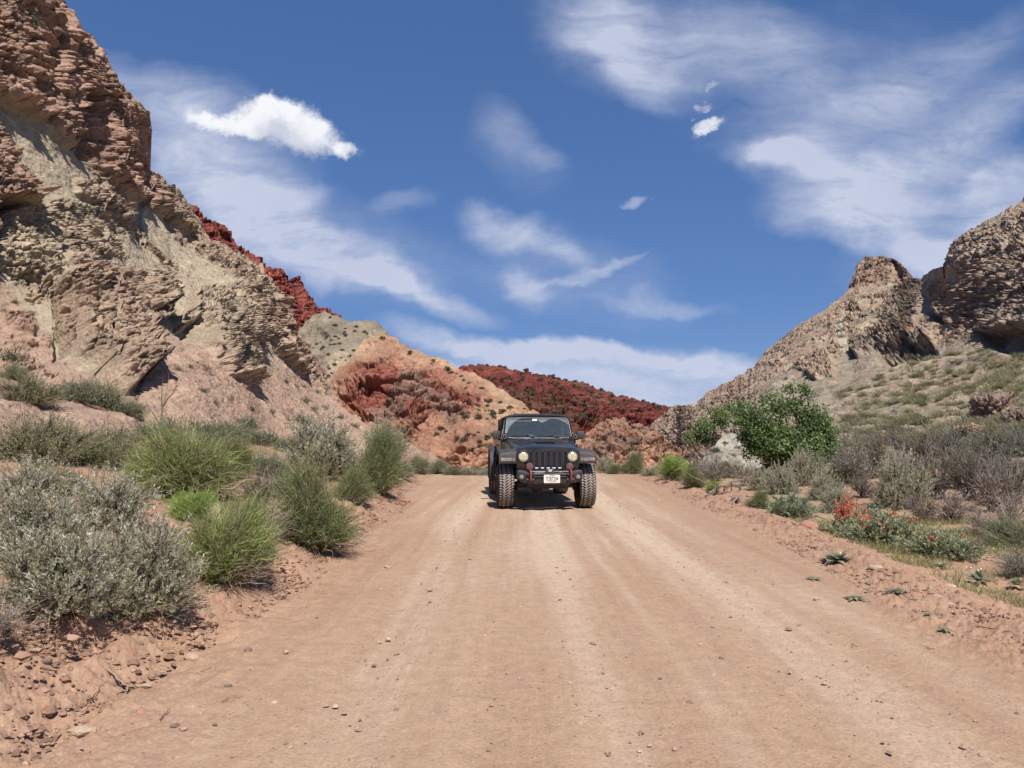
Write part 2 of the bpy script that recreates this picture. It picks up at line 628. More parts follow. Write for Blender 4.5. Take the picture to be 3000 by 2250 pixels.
def rock(P, L, bed=(0.2, 0.1, 1.0), seed=0, ledge=1.0, big=1.0):
    bed = np.array(bed) / np.linalg.norm(bed)
    wv = np.stack([fbm(P / (L * 2.5) + 3.1, 3, seed=seed + 1), fbm(P / (L * 2.5) + 9.4, 3, seed=seed + 2), fbm(P / (L * 2.5) + 5.5, 3, seed=seed + 3)], -1) - 0.5
    q = P + wv * L * 2.2
    h = (q @ bed) / (L * 0.42) + 0.5 * fbm(q / L, 2, seed=seed + 4)
    k = np.floor(h)
    fr = h - k
    lr = _h(k.astype(np.int64), k.astype(np.int64) * 0, k.astype(np.int64) * 0 + 5, seed)
    prof = 1 - (2 * fr - 1) ** 4
    h2 = h * 3.7 + 0.3
    k2 = np.floor(h2)
    lr2 = _h(k2.astype(np.int64), k2.astype(np.int64) * 0, k2.astype(np.int64) * 0 + 6, seed)
    prof2 = 1 - (2 * (h2 - k2) - 1) ** 2
    along = q - (q @ bed)[..., None] * bed * 0.45
    f1, f2, idc = worley(along / (L * 0.95), seed + 11)
    crack = sstep(0.0, 0.14, f2 - f1)
    e1, e2, ide = worley(along / (L * 0.36) + 4, seed + 31)
    crack2 = sstep(0.0, 0.16, e2 - e1)
    bg_ = fbm(P / (L * 4.5), 4, 0.5, seed=seed + 40) - 0.5
    rid = fbm(q / (L * 0.8), 5, 0.55, seed=seed + 50, ridged=True)
    dsp = L * (big * 1.7 * bg_ + ledge * (0.42 * lr * prof + 0.12 * lr2 * prof2) + 0.42 * idc * crack + 0.18 * crack
               + 0.20 * ide * crack2 + 0.08 * crack2 + 0.45 * rid - 0.95 - 0.6 * np.maximum(0, .30 - e1) * (ide > .45) + 0.30 * (fbm(P / (L * .22), 3, .6, seed=seed + 60) - .5))
    j1, j2 = np.array([.75, .55, .35]), np.array([-.35, .2, .9])
    j3 = np.cross(j1, j2)
    for a_, b_, c_, sd2 in ((j1, j2, j3, 70), (j3, j1, j2, 80)):
        jn = np.abs(fbm(np.stack([(P @ a_) / (L * 3.2), (P @ b_) / (L * 12), (P @ c_) / (L * 12)], -1), 2, .4, seed=seed + sd2) - .5)
        dsp = dsp - L * .75 * sstep(.022, 0.0, jn)
    band = vnoise(np.stack([h * .55, (P @ j1) / (L * 14), (P @ j3) / (L * 14)], -1), seed + 90)
    lr = np.clip(.45 * lr + .9 * (band - .5) + .28, -.3, 1.3)
    return dsp, lr, idc, lr2


HILL = {}
CREST = {}


def relief(name, px0, px1, step, ystep, top, bot, depths, fn, material, back=1.0, desat=.30, jag=2.2, wide=None):
    px = np.arange(px0, px1 + step, step)
    if wide and wide < px0:      # the slope runs on beside and behind the viewer
        px = np.concatenate([np.arange(wide, px0 - 2, 4.0), px])
    if wide and wide > px1:
        px = np.concatenate([px, np.arange(px1 + 4, wide, 4.0)])
    tp = np.array(top, float)
    bt = np.array(bot, float)
    T = np.interp(px, tp[:, 0], tp[:, 1])
    jz = np.stack([px / 9.0, px * 0 + px0, px * 0], -1)
    T = T + jag * ((fbm(jz, 4, .6, seed=int(px0) % 97) - .5) * 2 + (np.floor(fbm(jz * 1.7, 2, .5, seed=11) * 6) / 6 - .5))
    B = np.interp(px, bt[:, 0], bt[:, 1])
    ny = int(max(B - T) / ystep) + 2
    t = np.linspace(0, 1, ny)[:, None]
    PX = np.broadcast_to(px[None], (ny, len(px))).copy()
    PY = B[None] + (T - B)[None] * t
    D = tps(depths)(PX, PY)
    P = at(PX, PY, D)
    gx = np.gradient(P, axis=1)
    gy = np.gradient(P, axis=0)
    N = np.cross(gx, gy)
    N /= np.linalg.norm(N, axis=-1, keepdims=True) + 1e-9
    for _ in range(3):
        Np = np.pad(N, ((2, 2), (2, 2), (0, 0)), 'edge')
        N = (Np[:-4, 2:-2] + Np[4:, 2:-2] + Np[2:-2, :-4] + Np[2:-2, 4:] + Np[2:-2, 2:-2]) / 5
    N = N / (np.linalg.norm(N, axis=-1, keepdims=True) + 1e-9)
    CREST['f'] = 0.32 + 0.68 * sstep(0, 26, PY - T[None]) * (0.35 + 0.65 * sstep(0, 60, PY - T[None]))
    dsp, C = fn(P, PX, PY, t)
    C = lerp(C, C.mean(-1, keepdims=True) * np.array([1.13, 1.0, .87]), desat)
    H = N.copy()
    H[..., 2] *= 0.35
    H /= np.linalg.norm(H, axis=-1, keepdims=True) + 1e-9
    V = P + H * dsp[..., None]
    # the far side of the crest
    crest = V[-1]
    dirv = crest - np.array([0, 0, crest[:, 2].mean() * 0])
    dirv = np.stack([crest[:, 0], crest[:, 1], crest[:, 0] * 0], -1)
    dirv /= np.linalg.norm(dirv, axis=-1, keepdims=True)
    hh = np.maximum(crest[:, 2:3] - np.median(V[0, :, 2]), 3)
    rows = []
    for k, (a, b) in enumerate(((0.03, 0.01), (0.10, 0.05), (0.3, 0.22), (0.7, 0.6), (1.3, 1.15))):
        rows.append(crest + dirv * hh * a * back - np.array([0, 0, 1.0]) * hh * b)
    V = np.concatenate([V] + [r[None] for r in rows], 0)
    C = np.concatenate([C] + [C[-1:]] * len(rows), 0)
    me = np_mesh(name, V, grid_faces(V.shape[0], V.shape[1]), [material], True, C)
    o = link(name, me)
    tag(o, kind='structure')
    HILL[name] = (px, step, T, B, ny, V)
    return o


def hpt(name, px, py):
    pxs, step, T, B, ny, V = HILL[name]
    i = int(np.clip(np.searchsorted(pxs, px), 0, len(T) - 1))
    t = (py - B[i]) / (T[i] - B[i])
    j = int(np.clip(round(t * (ny - 1)), 1, ny - 2))
    return V[j, i]


K = np.array([1 / 1.35, 1 / 1.36, 1 / 1.39])
OLIVE = srgb(190, 172, 142) * K
OLIVE2 = srgb(196, 182, 152) * K
REDBR = srgb(188, 144, 122) * K
TAN = srgb(196, 162, 134) * K
TAN2 = srgb(205, 172, 140) * K
PINK = srgb(194, 154, 130) * K
DKBR = srgb(184, 160, 140) * K
RED = srgb(148, 76, 68) * K
ORANGE = srgb(162, 90, 74) * K
GREYB = srgb(150, 132, 122) * K
WHITE = srgb(206, 196, 176) * K


def blend(C, col, m):
    return C + (col - C) * m[..., None]


def var(C, *rs):
    f = 1.0
    for r, a in rs:
        f = f * (1 + a * (r - 0.5))
    return C * f[..., None]


def apply_outcrops(P, PX, PY, dsp, C, lst, seed, nscale, base_L):
    """each outcrop pushes out of the slope; soft = width of its flank in picture units"""
    nz = fbm(P / nscale, 4, 0.6, seed=seed + 900) - 0.5
    cf = CREST['f']
    for k, (poly, soft, amp, L, col, bed, cmix) in enumerate(lst):
        sd = sdpoly(PX, PY, poly)
        reg = sd > -soft * 2.5
        if not reg.any():
            continue
        m = sstep(-soft * 0.5, soft * 0.5, sd + nz * soft * 2.6)
        Pr = P[reg]
        rd, lr, idc, lr2 = rock(Pr, L * 0.50, bed, seed + k * 7)
        bgs = fbm(Pr / (L * 3.2), 3, 0.5, seed=seed + 500 + k) - 0.5
        rd = rd * 1.05 + bgs * L * 0.8
        mm = m[reg]
        dsp[reg] = dsp[reg] + mm * (amp * 0.42 + rd) * cf[reg]
        cc = np.broadcast_to(col, Pr.shape).copy()
        cc = var(cc, (lr, 0.30), (idc, 0.32), (lr2, 0.24), (fbm(Pr / L, 4, .6, seed=seed + 77 + k), .5))
        C[reg] = lerp(C[reg], cc, (mm * cmix)[..., None])
    return dsp, C


# ---------------------------------------------------------------- left wall of the canyon
def left_fn(P, PX, PY, t):
    big = fbm(P / 9.0, 4, seed=100) - 0.5
    med = fbm(P / 2.2, 5, 0.55, seed=101) - 0.5
    sm = fbm(P / 0.5, 4, 0.6, seed=102) - 0.5
    gul = fbm(P @ np.array([[1, .3, 0], [0, 1, .2], [.4, .4, .3]]) / 3.0, 4, 0.5, seed=103, ridged=True) - 0.5
    dsp = (1.6 * big + 0.42 * med) * CREST['f'] + 0.26 * sm + 0.35 * gul
    rr, lr, idc, lr2 = rock(P, 0.75, (0.5, 0.1, 1.0), 300, big=0.4)
    patch = sstep(0.50, 0.62, fbm(P / 4.5, 4, 0.6, seed=104))
    low = sstep(340, 400, PY + 0.02 * PX)
    dsp = dsp + 0.75 * rr * patch * (1 - low)
    C = np.broadcast_to(OLIVE, P.shape).copy()
    n1 = fbm(P / 3.5, 5, 0.6, seed=110)
    n2 = fbm(P / 1.0, 4, 0.6, seed=111)
    C = blend(C, OLIVE2, 0.8 * sstep(0.5, 0.68, n1))
    C = blend(C, TAN, 0.6 * patch)
    # pink scree in the lower part
    line = np.interp(PX, [0, 62, 133, 160, 200, 330, 420], [262, 345, 385, 330, 345, 372, 400])
    sc = sstep(-10, 16, PY - line + 26 * (n1 - 0.5))
    C = blend(C, PINK, sc * 0.92)
    C = blend(C, TAN2, 0.35 * sc * sstep(0.5, 0.6, n2))
    stones = worley(P / 0.55, 77)
    dsp = dsp + sc * 0.10 * np.maximum(0, 0.5 - stones[0]) * stones[2] * 2.2
    C = var(C, (n2, 0.35), (stones[2], 0.12))
    B1 = (0.35, -0.2, 1.0)
    B2 = (-0.3, 0.1, 1.0)
    lst = [
        # upper red-brown cliff
        ([(-40, -40), (60, -40), (104, 55), (152, 105), (156, 205), (138, 198), (123, 190), (104, 178), (84, 163), (74, 148), (59, 134), (49, 124), (25, 107), (-40, 88)], 9, 2.6, 2.0, REDBR, B1, .92),
        # farther rock rib
        ([(153, 150), (190, 195), (232, 240), (272, 262), (290, 312), (335, 380), (345, 402), (318, 390), (290, 368), (268, 350), (258, 330), (243, 300), (225, 275), (207, 255), (178, 227), (153, 206)], 7, 2.2, 2.2, TAN * 0.93, B1, .85),
        ([(268, 262), (285, 300), (335, 378), (340, 402), (300, 372), (276, 340), (262, 312)], 7, 0.8, 2.2, REDBR * .82, B1, .8),
        # layered block near the foot
        ([(59, 281), (76, 267), (104, 269), (128, 276), (148, 296), (155, 322), (147, 326), (155, 352), (149, 371), (133, 385), (116, 379), (92, 357), (78, 350), (70, 335), (58, 322)], 5, 2.3, 1.3, TAN * .9, (0.25, -0.1, 1.0), .9),
        # pointed buttress right of it
        ([(190, 296), (222, 294), (238, 311), (255, 330), (254, 358), (247, 385), (240, 378), (227, 374), (212, 358), (201, 346), (205, 332), (192, 322), (178, 331), (173, 322), (186, 312)], 5, 2.4, 1.3, lerp(TAN, OLIVE2, .5), (0.9, 0.1, .35), .8),
        # small rocks in the olive slope
        ([(66, 232), (80, 226), (95, 240), (98, 262), (88, 270), (74, 258)], 4, 1.1, 1.0, TAN * .85, B1, .7),
        ([(81, 180), (96, 180), (106, 190), (122, 204), (127, 217), (118, 222), (106, 208), (92, 198), (80, 192)], 4, 1.0, 1.0, TAN * .82, B1, .7),
        ([(122, 290), (150, 272), (173, 270), (175, 292), (160, 304), (140, 312)], 5, 0.9, 1.0, lerp(TAN, OLIVE, .4), B2, .7),
        ([(48, 208), (62, 196), (96, 206), (120, 232), (120, 262), (96, 250), (60, 232)], 6, 0.5, 1.2, lerp(TAN, OLIVE, .5), B2, .6),
        # overhang on the frame's edge
        ([(-40, 92), (8, 130), (16, 168), (28, 182), (27, 200), (6, 212), (0, 228), (-40, 240)], 6, 2.6, 1.5, REDBR * .95, B2, .9),
        ([(0, 200), (40, 190), (64, 240), (58, 292), (20, 282), (0, 262)], 8, 0.7, 1.2, lerp(OLIVE2, TAN, .4), B2, .7),
        ([(0, 306), (30, 312), (40, 325), (34, 332), (10, 322)], 4, 0.9, 0.8, REDBR * .9, B2, .7),
    ]
    dsp, C = apply_outcrops(P, PX, PY, dsp, C, lst, 400, 3.0, 1.5)
    # recesses under lips
    for poly, soft, amp in (([(58, 288), (66, 290), (72, 306), (80, 330), (74, 346), (60, 352), (57, 320)], 6, 1.3),
                            ([(216, 352), (236, 346), (240, 372), (228, 374)], 4, 1.6),
                            ([(66, 100), (84, 92), (94, 120), (97, 164), (84, 158), (66, 136)], 6, 2.0),
                            ([(127, 110), (138, 120), (146, 150), (146, 196), (132, 186), (122, 150)], 6, 1.6),
                            ([(-20, 205), (6, 196), (24, 204), (8, 214), (2, 236), (-20, 244)], 5, 2.8),
                            ([(172, 322), (190, 318), (192, 334), (180, 340)], 4, .8)):
        sd = sdpoly(PX, PY, poly)
        dsp -= .62 * amp * sstep(-soft * .5, soft * .5, sd + 8 * (fbm(P / 1.2, 3, seed=130) - .5))
    return dsp, C


M_ROCK_NEAR = rock_mat('rock_near', 0.22, 0.11, 1.0)
relief('canyon_wall', -60, 440, 0.8, 0.85,
       [(-700, -430), (-400, -330), (-200, -260), (-60, -190), (-20, -110), (20, -60), (58, -2), (72, 24), (82, 34), (95, 46), (103, 58), (101.5, 70), (111, 84), (128, 94), (142, 110), (144, 130), (147, 168), (160, 178), (178, 194), (190, 211), (207, 238), (232, 250), (242, 255), (259, 265), (268, 281), (274, 302), (281, 325), (291, 337), (303, 354), (313, 366), (325, 389), (336, 402), (352, 415), (400, 440), (440, 456)],
       [(-700, 470), (440, 470)],
       [(-700, 455, 6.6), (-700, 300, 11), (-700, 0, 17), (-700, -400, 23), (-350, 455, 8.5), (-350, 300, 15), (-350, 0, 24), (-350, -300, 29), (-60, 450, 12), (0, 450, 13), (0, 400, 18), (0, 330, 26), (0, 270, 29), (0, 200, 31), (0, 100, 34), (0, 0, 36), (60, 0, 40), (60, -60, 42), (-60, 0, 32), (-60, -180, 36), (-60, 300, 24),
        (111, 450, 17), (111, 384, 25), (100, 300, 32), (100, 200, 40), (100, 100, 44), (150, 180, 52), (150, 110, 50), (60, 250, 33),
        (240, 450, 27), (240, 385, 37), (240, 300, 50), (205, 240, 60), (180, 300, 43), (260, 270, 68), (330, 450, 42), (330, 395, 62), (300, 340, 68), (400, 460, 50), (400, 440, 58), (440, 465, 60)],
       left_fn, M_ROCK_NEAR, back=0.6, jag=5.0, wide=-700)


# ---------------------------------------------------------------- red peaks behind the left wall
def redpeak_fn(P, PX, PY, t):
    rr, lr, idc, lr2 = rock(P, 1.7, (0.25, 0.3, 1.0), 500)
    C = np.broadcast_to(RED, P.shape).copy()
    C = blend(C, srgb(176, 92, 72) * K, 0.5 * sstep(.45, .6, fbm(P / 12, 4, seed=501)))
    C = var(C, (lr, .35), (idc, .22), (lr2, .25))
    return rr * 1.1, C


M_ROCK_FAR = rock_mat('rock_far', 1.0, 0.5, 1.0)
relief('red_crag', 165, 365, 0.8, 1.0,
       [(165, 222), (188, 206), (192, 203), (197, 206), (202, 212), (207, 219), (218, 222), (231, 232), (238, 246), (262, 262), (272, 268.5), (281, 272), (291, 276.5), (299, 277), (304, 281), (308, 291), (315, 300), (317, 308), (330, 310), (339, 315), (348, 335), (365, 350)],
       [(165, 420), (365, 420)],
       [(165, 400, 110), (365, 400, 120), (200, 220, 135), (300, 285, 150), (360, 350, 150)],
       redpeak_fn, M_ROCK_FAR, desat=.12, jag=4.5)


# ---------------------------------------------------------------- olive hill
def olive_fn(P, PX, PY, t):
    n = fbm(P / 10, 5, 0.55, seed=600)
    gul = fbm((P @ np.array([[1, 0, 0], [0, 1, 0], [.6, .2, .25]])) / 7, 4, 0.5, seed=601, ridged=True)
    dsp = (5 * (n - .5) + 2.2 * (gul - .5)) * CREST['f'] + 0.5 * (fbm(P / 1.5, 4, seed=602) - .5)
    C = np.broadcast_to(srgb(166, 150, 124) * K, P.shape).copy()
    C = blend(C, srgb(146, 132, 112) * K, .8 * sstep(.5, .6, fbm(P / 14, 3, seed=603)))
    C = blend(C, srgb(200, 178, 142) * K, .7 * sstep(.62, .7, fbm(P @ np.array([[1, 0, 0], [0, 1, 0], [0, 0, .2]]) / 5, 4, seed=604)))
    return dsp, var(C, (fbm(P / 2, 4, seed=605), .4))


relief('olive_hill', 290, 430, 0.8, 1.0,
       [(290, 345), (300, 328), (306, 322), (315, 317), (327, 312.5), (338, 317), (352, 323), (358, 321), (365, 320), (379, 322.5), (390, 334), (405, 346), (430, 362)],
       [(290, 470), (430, 470)],
       [(300, 460, 85), (420, 460, 90), (310, 325, 115), (365, 320, 112), (420, 360, 115), (345, 350, 102)],
       olive_fn, M_ROCK_FAR)


# ---------------------------------------------------------------- orange hill in the middle
def orange_fn(P, PX, PY, t):
    rr, lr, idc, lr2 = rock(P, 2.7, (0.45, -0.1, 1.0), 700)
    n = fbm(P / 8, 5, .55, seed=701)
    dsp = 3.0 * (n - .5) + 0.5 * (fbm(P / 1.2, 4, seed=702) - .5) + 2.4 * (fbm((P @ np.array([[1, 0, 0], [0, 1, 0], [.4, .3, .6]])) / 11, 3, .45, seed=715, ridged=True) - .5) * CREST['f']
    core = sdpoly(PX, PY, [(346, 362), (368, 348), (392, 345), (416, 358), (440, 366), (470, 382), (488, 398), (478, 412), (462, 420), (440, 424), (425, 430), (395, 428), (360, 424), (342, 410), (336, 392)])
    m = sstep(-16, 16, core + 44 * (fbm(P / 6, 4, seed=703) - .5))
    rest = sstep(.48, .6, fbm(P / 7, 4, seed=704))
    rt = np.maximum(m, rest * .8)
    dsp = dsp + rt * (rr * .85 + .5) * CREST['f']
    C = np.broadcast_to(srgb(190, 150, 116) * K, P.shape).copy()
    C = blend(C, ORANGE, np.clip(m * .75 + .35 * sstep(.5, .62, fbm(P / 5, 4, seed=705)) * (PY > 352) * (PX < 500), 0, 1))
    C = blend(C, srgb(184, 120, 94) * K, .6 * sstep(405, 440, PY) * (1 - sstep(470, 520, PX)))
    grey = sdpoly(PX, PY, [(372, 408), (392, 382), (400, 372), (420, 372), (428, 386), (452, 398), (462, 412), (448, 424), (436, 410), (415, 400), (396, 410), (372, 424)])
    C = blend(C, srgb(146, 122, 110) * K, .6 * sstep(-4, 4, grey + 20 * (fbm(P / 3, 4, seed=706) - .5)))
    C = var(C, (lr, .35 * 1), (idc, .25), (lr2, .25), (fbm(P / 1.3, 3, seed=707), .3))
    return dsp, C


relief('orange_hill', 318, 600, 0.7, 0.75,
       [(318, 400), (330, 380), (338, 367), (346, 360), (355, 346), (362, 338), (370, 334.5), (386, 333.5), (395, 337), (401, 344), (410, 348), (420, 351), (431, 357), (440, 359), (448, 361), (455, 366), (462, 369.5), (475, 376), (484, 381), (497, 389), (508, 395.5), (520, 403), (531, 412), (550, 422), (575, 432), (600, 440)],
       [(318, 482), (600, 482)],
       [(318, 475, 60), (440, 475, 61), (600, 475, 62), (340, 370, 80), (370, 340, 86), (440, 365, 84), (530, 415, 74), (600, 445, 68), (400, 430, 68), (480, 430, 67), (400, 390, 75)],
       orange_fn, rock_mat('rock_mid', 0.6, 0.3, 1.0), desat=.22)


# ---------------------------------------------------------------- far red mesa
def mesa_fn(P, PX, PY, t):
    rr, lr, idc, lr2 = rock(P * [.8, .8, 1.3], 6.5, (0.10, 0.05, 1.0), 800, ledge=1.8, big=.8)
    gul = fbm(P / 45, 5, .55, seed=801, ridged=True) - .5
    dsp = (rr * 0.9 + 16 * gul) * CREST['f']
    C = np.broadcast_to(srgb(138, 68, 62) * K, P.shape).copy()
    C = blend(C, srgb(168, 90, 76) * K, .6 * sstep(.47, .6, fbm(P / 30, 5, .6, seed=802)))
    C = blend(C, srgb(104, 50, 50) * K, .6 * sstep(.5, .6, fbm(P * [1, 1, 4] / 22, 4, seed=803)))
    C = blend(C, srgb(122, 104, 80) * K, .45 * sstep(.52, .62, fbm(P / 16, 5, .65, seed=804)))
    return dsp, var(C, (lr, .4), (idc, .2), (lr2, .3))


relief('red_mesa', 440, 740, 0.7, 0.7,
       [(440, 376), (462, 368.7), (475, 365), (490, 364), (507, 366), (521, 371.5), (531, 374), (540, 376), (550, 375.5), (558, 377), (572, 381), (586, 384.5), (600, 390), (614, 394), (628, 397), (642, 401), (655, 406), (669, 411.5), (685, 420), (740, 436)],
       [(440, 450), (740, 450)],
       [(440, 450, 262), (740, 450, 270), (480, 368, 330), (560, 380, 325), (670, 412, 310), (600, 430, 282), (740, 436, 290)],
       mesa_fn, rock_mat('rock_mesa', 3.0, 1.6, 1.0), desat=.12)


# ---------------------------------------------------------------- knoll right of the pickup
def knoll_fn(P, PX, PY, t):
    rr, lr, idc, lr2 = rock(P, 1.5, (0.35, -0.3, 1.0), 900, ledge=1.3)
    C = np.broadcast_to(srgb(196, 142, 112) * K, P.shape).copy()
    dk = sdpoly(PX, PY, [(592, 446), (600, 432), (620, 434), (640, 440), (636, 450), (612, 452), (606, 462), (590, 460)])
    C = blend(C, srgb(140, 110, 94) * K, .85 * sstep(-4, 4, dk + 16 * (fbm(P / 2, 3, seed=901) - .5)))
    C = blend(C, ORANGE, .5 * sstep(.52, .62, fbm(P / 4, 4, seed=902)))
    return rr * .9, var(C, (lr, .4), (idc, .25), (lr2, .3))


relief('rock_knoll', 575, 720, 0.6, 0.6,
       [(575, 452), (584, 440), (592, 431), (600, 427), (612, 422), (622, 419), (634, 424), (645, 429), (655, 433), (664, 442), (680, 450), (720, 462)],
       [(575, 484), (720, 484)],
       [(575, 480, 49), (720, 480, 48), (600, 432, 55), (655, 436, 55), (720, 462, 51)],
       knoll_fn, rock_mat('rock_knoll', 0.4, 0.2, 1.0))


# ---------------------------------------------------------------- right hillside with its butte
def right_fn(P, PX, PY, t):
    n = fbm(P / 9, 5, .55, seed=1000)
    dsp = 2.4 * (n - .5) + .30 * (fbm(P / 1.3, 4, seed=1001) - .5) + .08 * (fbm(P / .35, 3, seed=1002) - .5)
    rr, lr, idc, lr2 = rock(P, 0.95, (0.5, 0.2, 1.0), 1010, big=.5)
    upper = sstep(0, 26, np.interp(PX, [640, 700, 800, 850, 950, 1024, 1100], [440, 420, 385, 362, 352, 338, 320]) - PY)
    patch = sstep(.40, .54, fbm(P / 6, 4, .6, seed=1003))
    lf = 1 - sstep(730, 780, PX)
    dsp = (dsp + 1.1 * rr * np.maximum(patch, lf) * (0.10 + np.maximum(upper, lf)) + .9 * upper * (fbm(P / 2.6, 4, .6, seed=1031, ridged=True) - .5)) * CREST['f']
    C = np.broadcast_to(srgb(184, 160, 134) * K, P.shape).copy()
    C = blend(C, srgb(186, 154, 126) * K, .8 * sstep(.45, .6, fbm(P / 8, 4, seed=1004)))
    C = blend(C, srgb(196, 146, 120) * K, .7 * (1 - sstep(700, 790, PX)) * sstep(.4, .6, fbm(P / 5, 4, seed=1005)))
    C = blend(C, srgb(206, 186, 150) * K, .7 * sstep(.60, .68, fbm(P / 5, 5, .6, seed=1006)))
    C = blend(C, srgb(148, 134, 118) * K, .7 * sstep(.55, .64, fbm(P / 7 + 5, 4, .6, seed=1007)))
    C = blend(C, srgb(166, 150, 130) * K, .75 * (1 - upper) * (1 - sstep(840, 900, PX)) * sstep(735, 775, PX + .4 * (PY - 400)))
    C = blend(C, srgb(176, 112, 90) * K, .6 * (1 - sstep(720, 780, PX)) * sstep(.52, .60, fbm(P / 4 + 9, 4, seed=1050)))
    C = blend(C, WHITE, .5 * (1 - sstep(760, 830, PX)) * sstep(.58, .64, fbm(P / 3 + 29, 4, seed=1051)))
    C = blend(C, srgb(170, 160, 126) * K, .4 * (1 - upper) * sstep(.42, .58, fbm(P / 3, 5, .65, seed=1008)) * sstep(800, 880, PX))
    C = var(C, (fbm(P / 1.2, 4, .6, seed=1009), .4), (idc, .12))
    BR = srgb(160, 134, 114) * K
    GR = srgb(160, 142, 124) * K
    lst = [
        ([(850, 288), (856, 266), (863, 250), (895, 250), (908, 268), (920, 281), (908, 288), (894, 284), (870, 285)], 4, 1.8, 2.4, srgb(150, 120, 102) * K, (1.0, 0.2, .25), .95),
        ([(945, 268), (950, 243), (972, 226), (1000, 222), (1060, 200), (1110, 240), (1110, 330), (1060, 336), (1024, 330), (1000, 332), (980, 330), (968, 318), (972, 296), (966, 280)], 5, 1.5, 1.6, DKBR * 1.02, (0.4, -0.1, 1.0), .92),
        ([(892, 296), (905, 290), (924, 294), (926, 308), (915, 322), (898, 332), (880, 330), (884, 312)], 4, 1.7, 1.3, GR, (0.3, 0.1, 1.0), .9),
        ([(853, 352), (860, 338), (878, 326), (898, 330), (918, 326), (934, 338), (930, 350), (905, 350), (872, 356), (860, 360)], 4, 2.6, 1.3, GR, (0.3, 0.1, 1.0), .9),
        ([(926, 284), (946, 280), (966, 286), (968, 312), (960, 326), (942, 318), (934, 305)], 4, 1.8, 1.3, TAN * .86, (0.4, 0, 1.0), .85),
        ([(804, 372), (812, 356), (826, 352), (836, 362), (832, 373), (815, 378)], 3, 1.4, 1.1, TAN * .9, (0.4, 0, 1.0), .85),
        ([(760, 356), (782, 342), (790, 352), (780, 368), (764, 366)], 4, 1.0, 1.2, TAN * .92, (0.4, 0, 1.0), .8),
        ([(845, 300), (856, 294), (862, 310), (850, 330), (834, 340), (830, 322)], 4, 1.0, 1.3, TAN2 * .9, (0.4, 0, 1.0), .8),
        ([(664, 410), (686, 404), (700, 404), (690, 416), (668, 420)], 3, 1.2, 1.4, TAN2 * .95, (0.4, 0, 1.0), .8),
        ([(868, 442), (900, 430), (912, 440), (890, 450), (870, 452)], 3, .35, .5, REDBR * .85, (0.2, 0, 1.0), .8),
        ([(958, 440), (985, 432), (1000, 444), (975, 450)], 3, .35, .5, REDBR * .95, (0.2, 0, 1.0), .8),
        ([(1004, 424), (1024, 414), (1040, 430), (1020, 440), (1008, 436)], 3, .5, .6, GREYB * 1.1, (0.2, 0, 1.0), .8),
    ]
    dsp, C = apply_outcrops(P, PX, PY, dsp, C, lst, 1100, 3.0, 1.5)
    C = blend(C, srgb(200, 168, 138) * K, .7 * upper * sstep(.54, .64, fbm(P / 3.2, 5, .6, seed=1040)))
    C = blend(C, srgb(196, 150, 122) * K, .5 * upper * sstep(.55, .62, fbm(P / 5 + 20, 4, .6, seed=1041)))
    for poly, soft, amp in (([(876, 351), (930, 341), (936, 352), (905, 358), (880, 362)], 4, 2.0),
                            ([(974, 332), (1100, 322), (1100, 346), (1000, 350), (982, 346)], 6, 1.7),
                            ([(930, 312), (944, 318), (958, 324), (950, 328), (934, 322)], 3, 1.4),
                            ([(893, 262), (900, 266), (902, 282), (893, 280)], 3, 1.0)):
        sd = sdpoly(PX, PY, poly)
        dsp -= amp * sstep(-soft * .5, soft * .5, sd + 5 * (fbm(P / 1.2, 3, seed=1130) - .5))
    wl = sdpoly(PX, PY, [(872, 362), (905, 358), (938, 349), (950, 344), (938, 353), (905, 363)])
    C = blend(C, WHITE, .8 * sstep(-2, 2, wl + 5 * (fbm(P / .8, 3, seed=1131) - .5)))
    wl = sdpoly(PX, PY, [(842, 312), (848, 314), (846, 340), (852, 352), (846, 358), (836, 340)])
    C = blend(C, WHITE, .7 * sstep(-2, 2, wl + 7 * (fbm(P / 1.5, 3, seed=1132) - .5)))
    return dsp, C


M_ROCK_R = rock_mat('rock_right', 0.45, 0.22, 1.0)
relief('right_hillside', 610, 1110, 0.8, 0.8,
       [(610, 446), (640, 430), (649, 424), (660, 417), (670, 412), (676, 407.5), (684, 405.5), (701, 400), (710, 393), (719, 385.5), (736, 377.5), (745, 371), (754, 366), (762, 356.5), (768, 350), (775, 343.5), (786, 334), (797, 326), (810, 318), (824, 310), (833, 303), (841, 297.5), (848, 290), (852.5, 281), (857, 268), (860, 261), (864, 257.5), (872, 256), (881, 256), (888, 258), (893.5, 259), (902, 264.5), (911, 275), (916, 279), (920, 277), (928.5, 273), (937, 269), (946, 265), (948, 254), (951, 245.5), (960, 238), (972, 229), (990, 218), (1003, 210), (1016, 202), (1024, 196), (1110, 135), (1250, 70), (1450, 40), (1700, 80)],
       [(610, 476), (1700, 476)],
       [(610, 472, 60), (700, 472, 36), (780, 472, 28), (850, 472, 23), (1024, 472, 20), (1110, 472, 19), (1024, 440, 27), (1024, 400, 35), (1024, 345, 48), (1024, 300, 60), (1024, 200, 88), (1110, 140, 95), (1110, 400, 30), (1350, 472, 15), (1350, 400, 23), (1350, 250, 48), (1350, 60, 80), (1700, 472, 11), (1700, 400, 17), (1700, 250, 36), (1700, 80, 60),
        (900, 450, 32), (900, 400, 46), (930, 355, 66), (880, 262, 130), (850, 290, 128), (925, 276, 115), (850, 350, 90), (945, 268, 90), (970, 330, 70),
        (780, 450, 42), (780, 400, 66), (770, 360, 120), (800, 330, 122), (700, 402, 110), (660, 445, 80), (650, 424, 120), (700, 440, 64), (740, 420, 70)],
       right_fn, M_ROCK_R, back=0.8, jag=2.6, wide=1700)


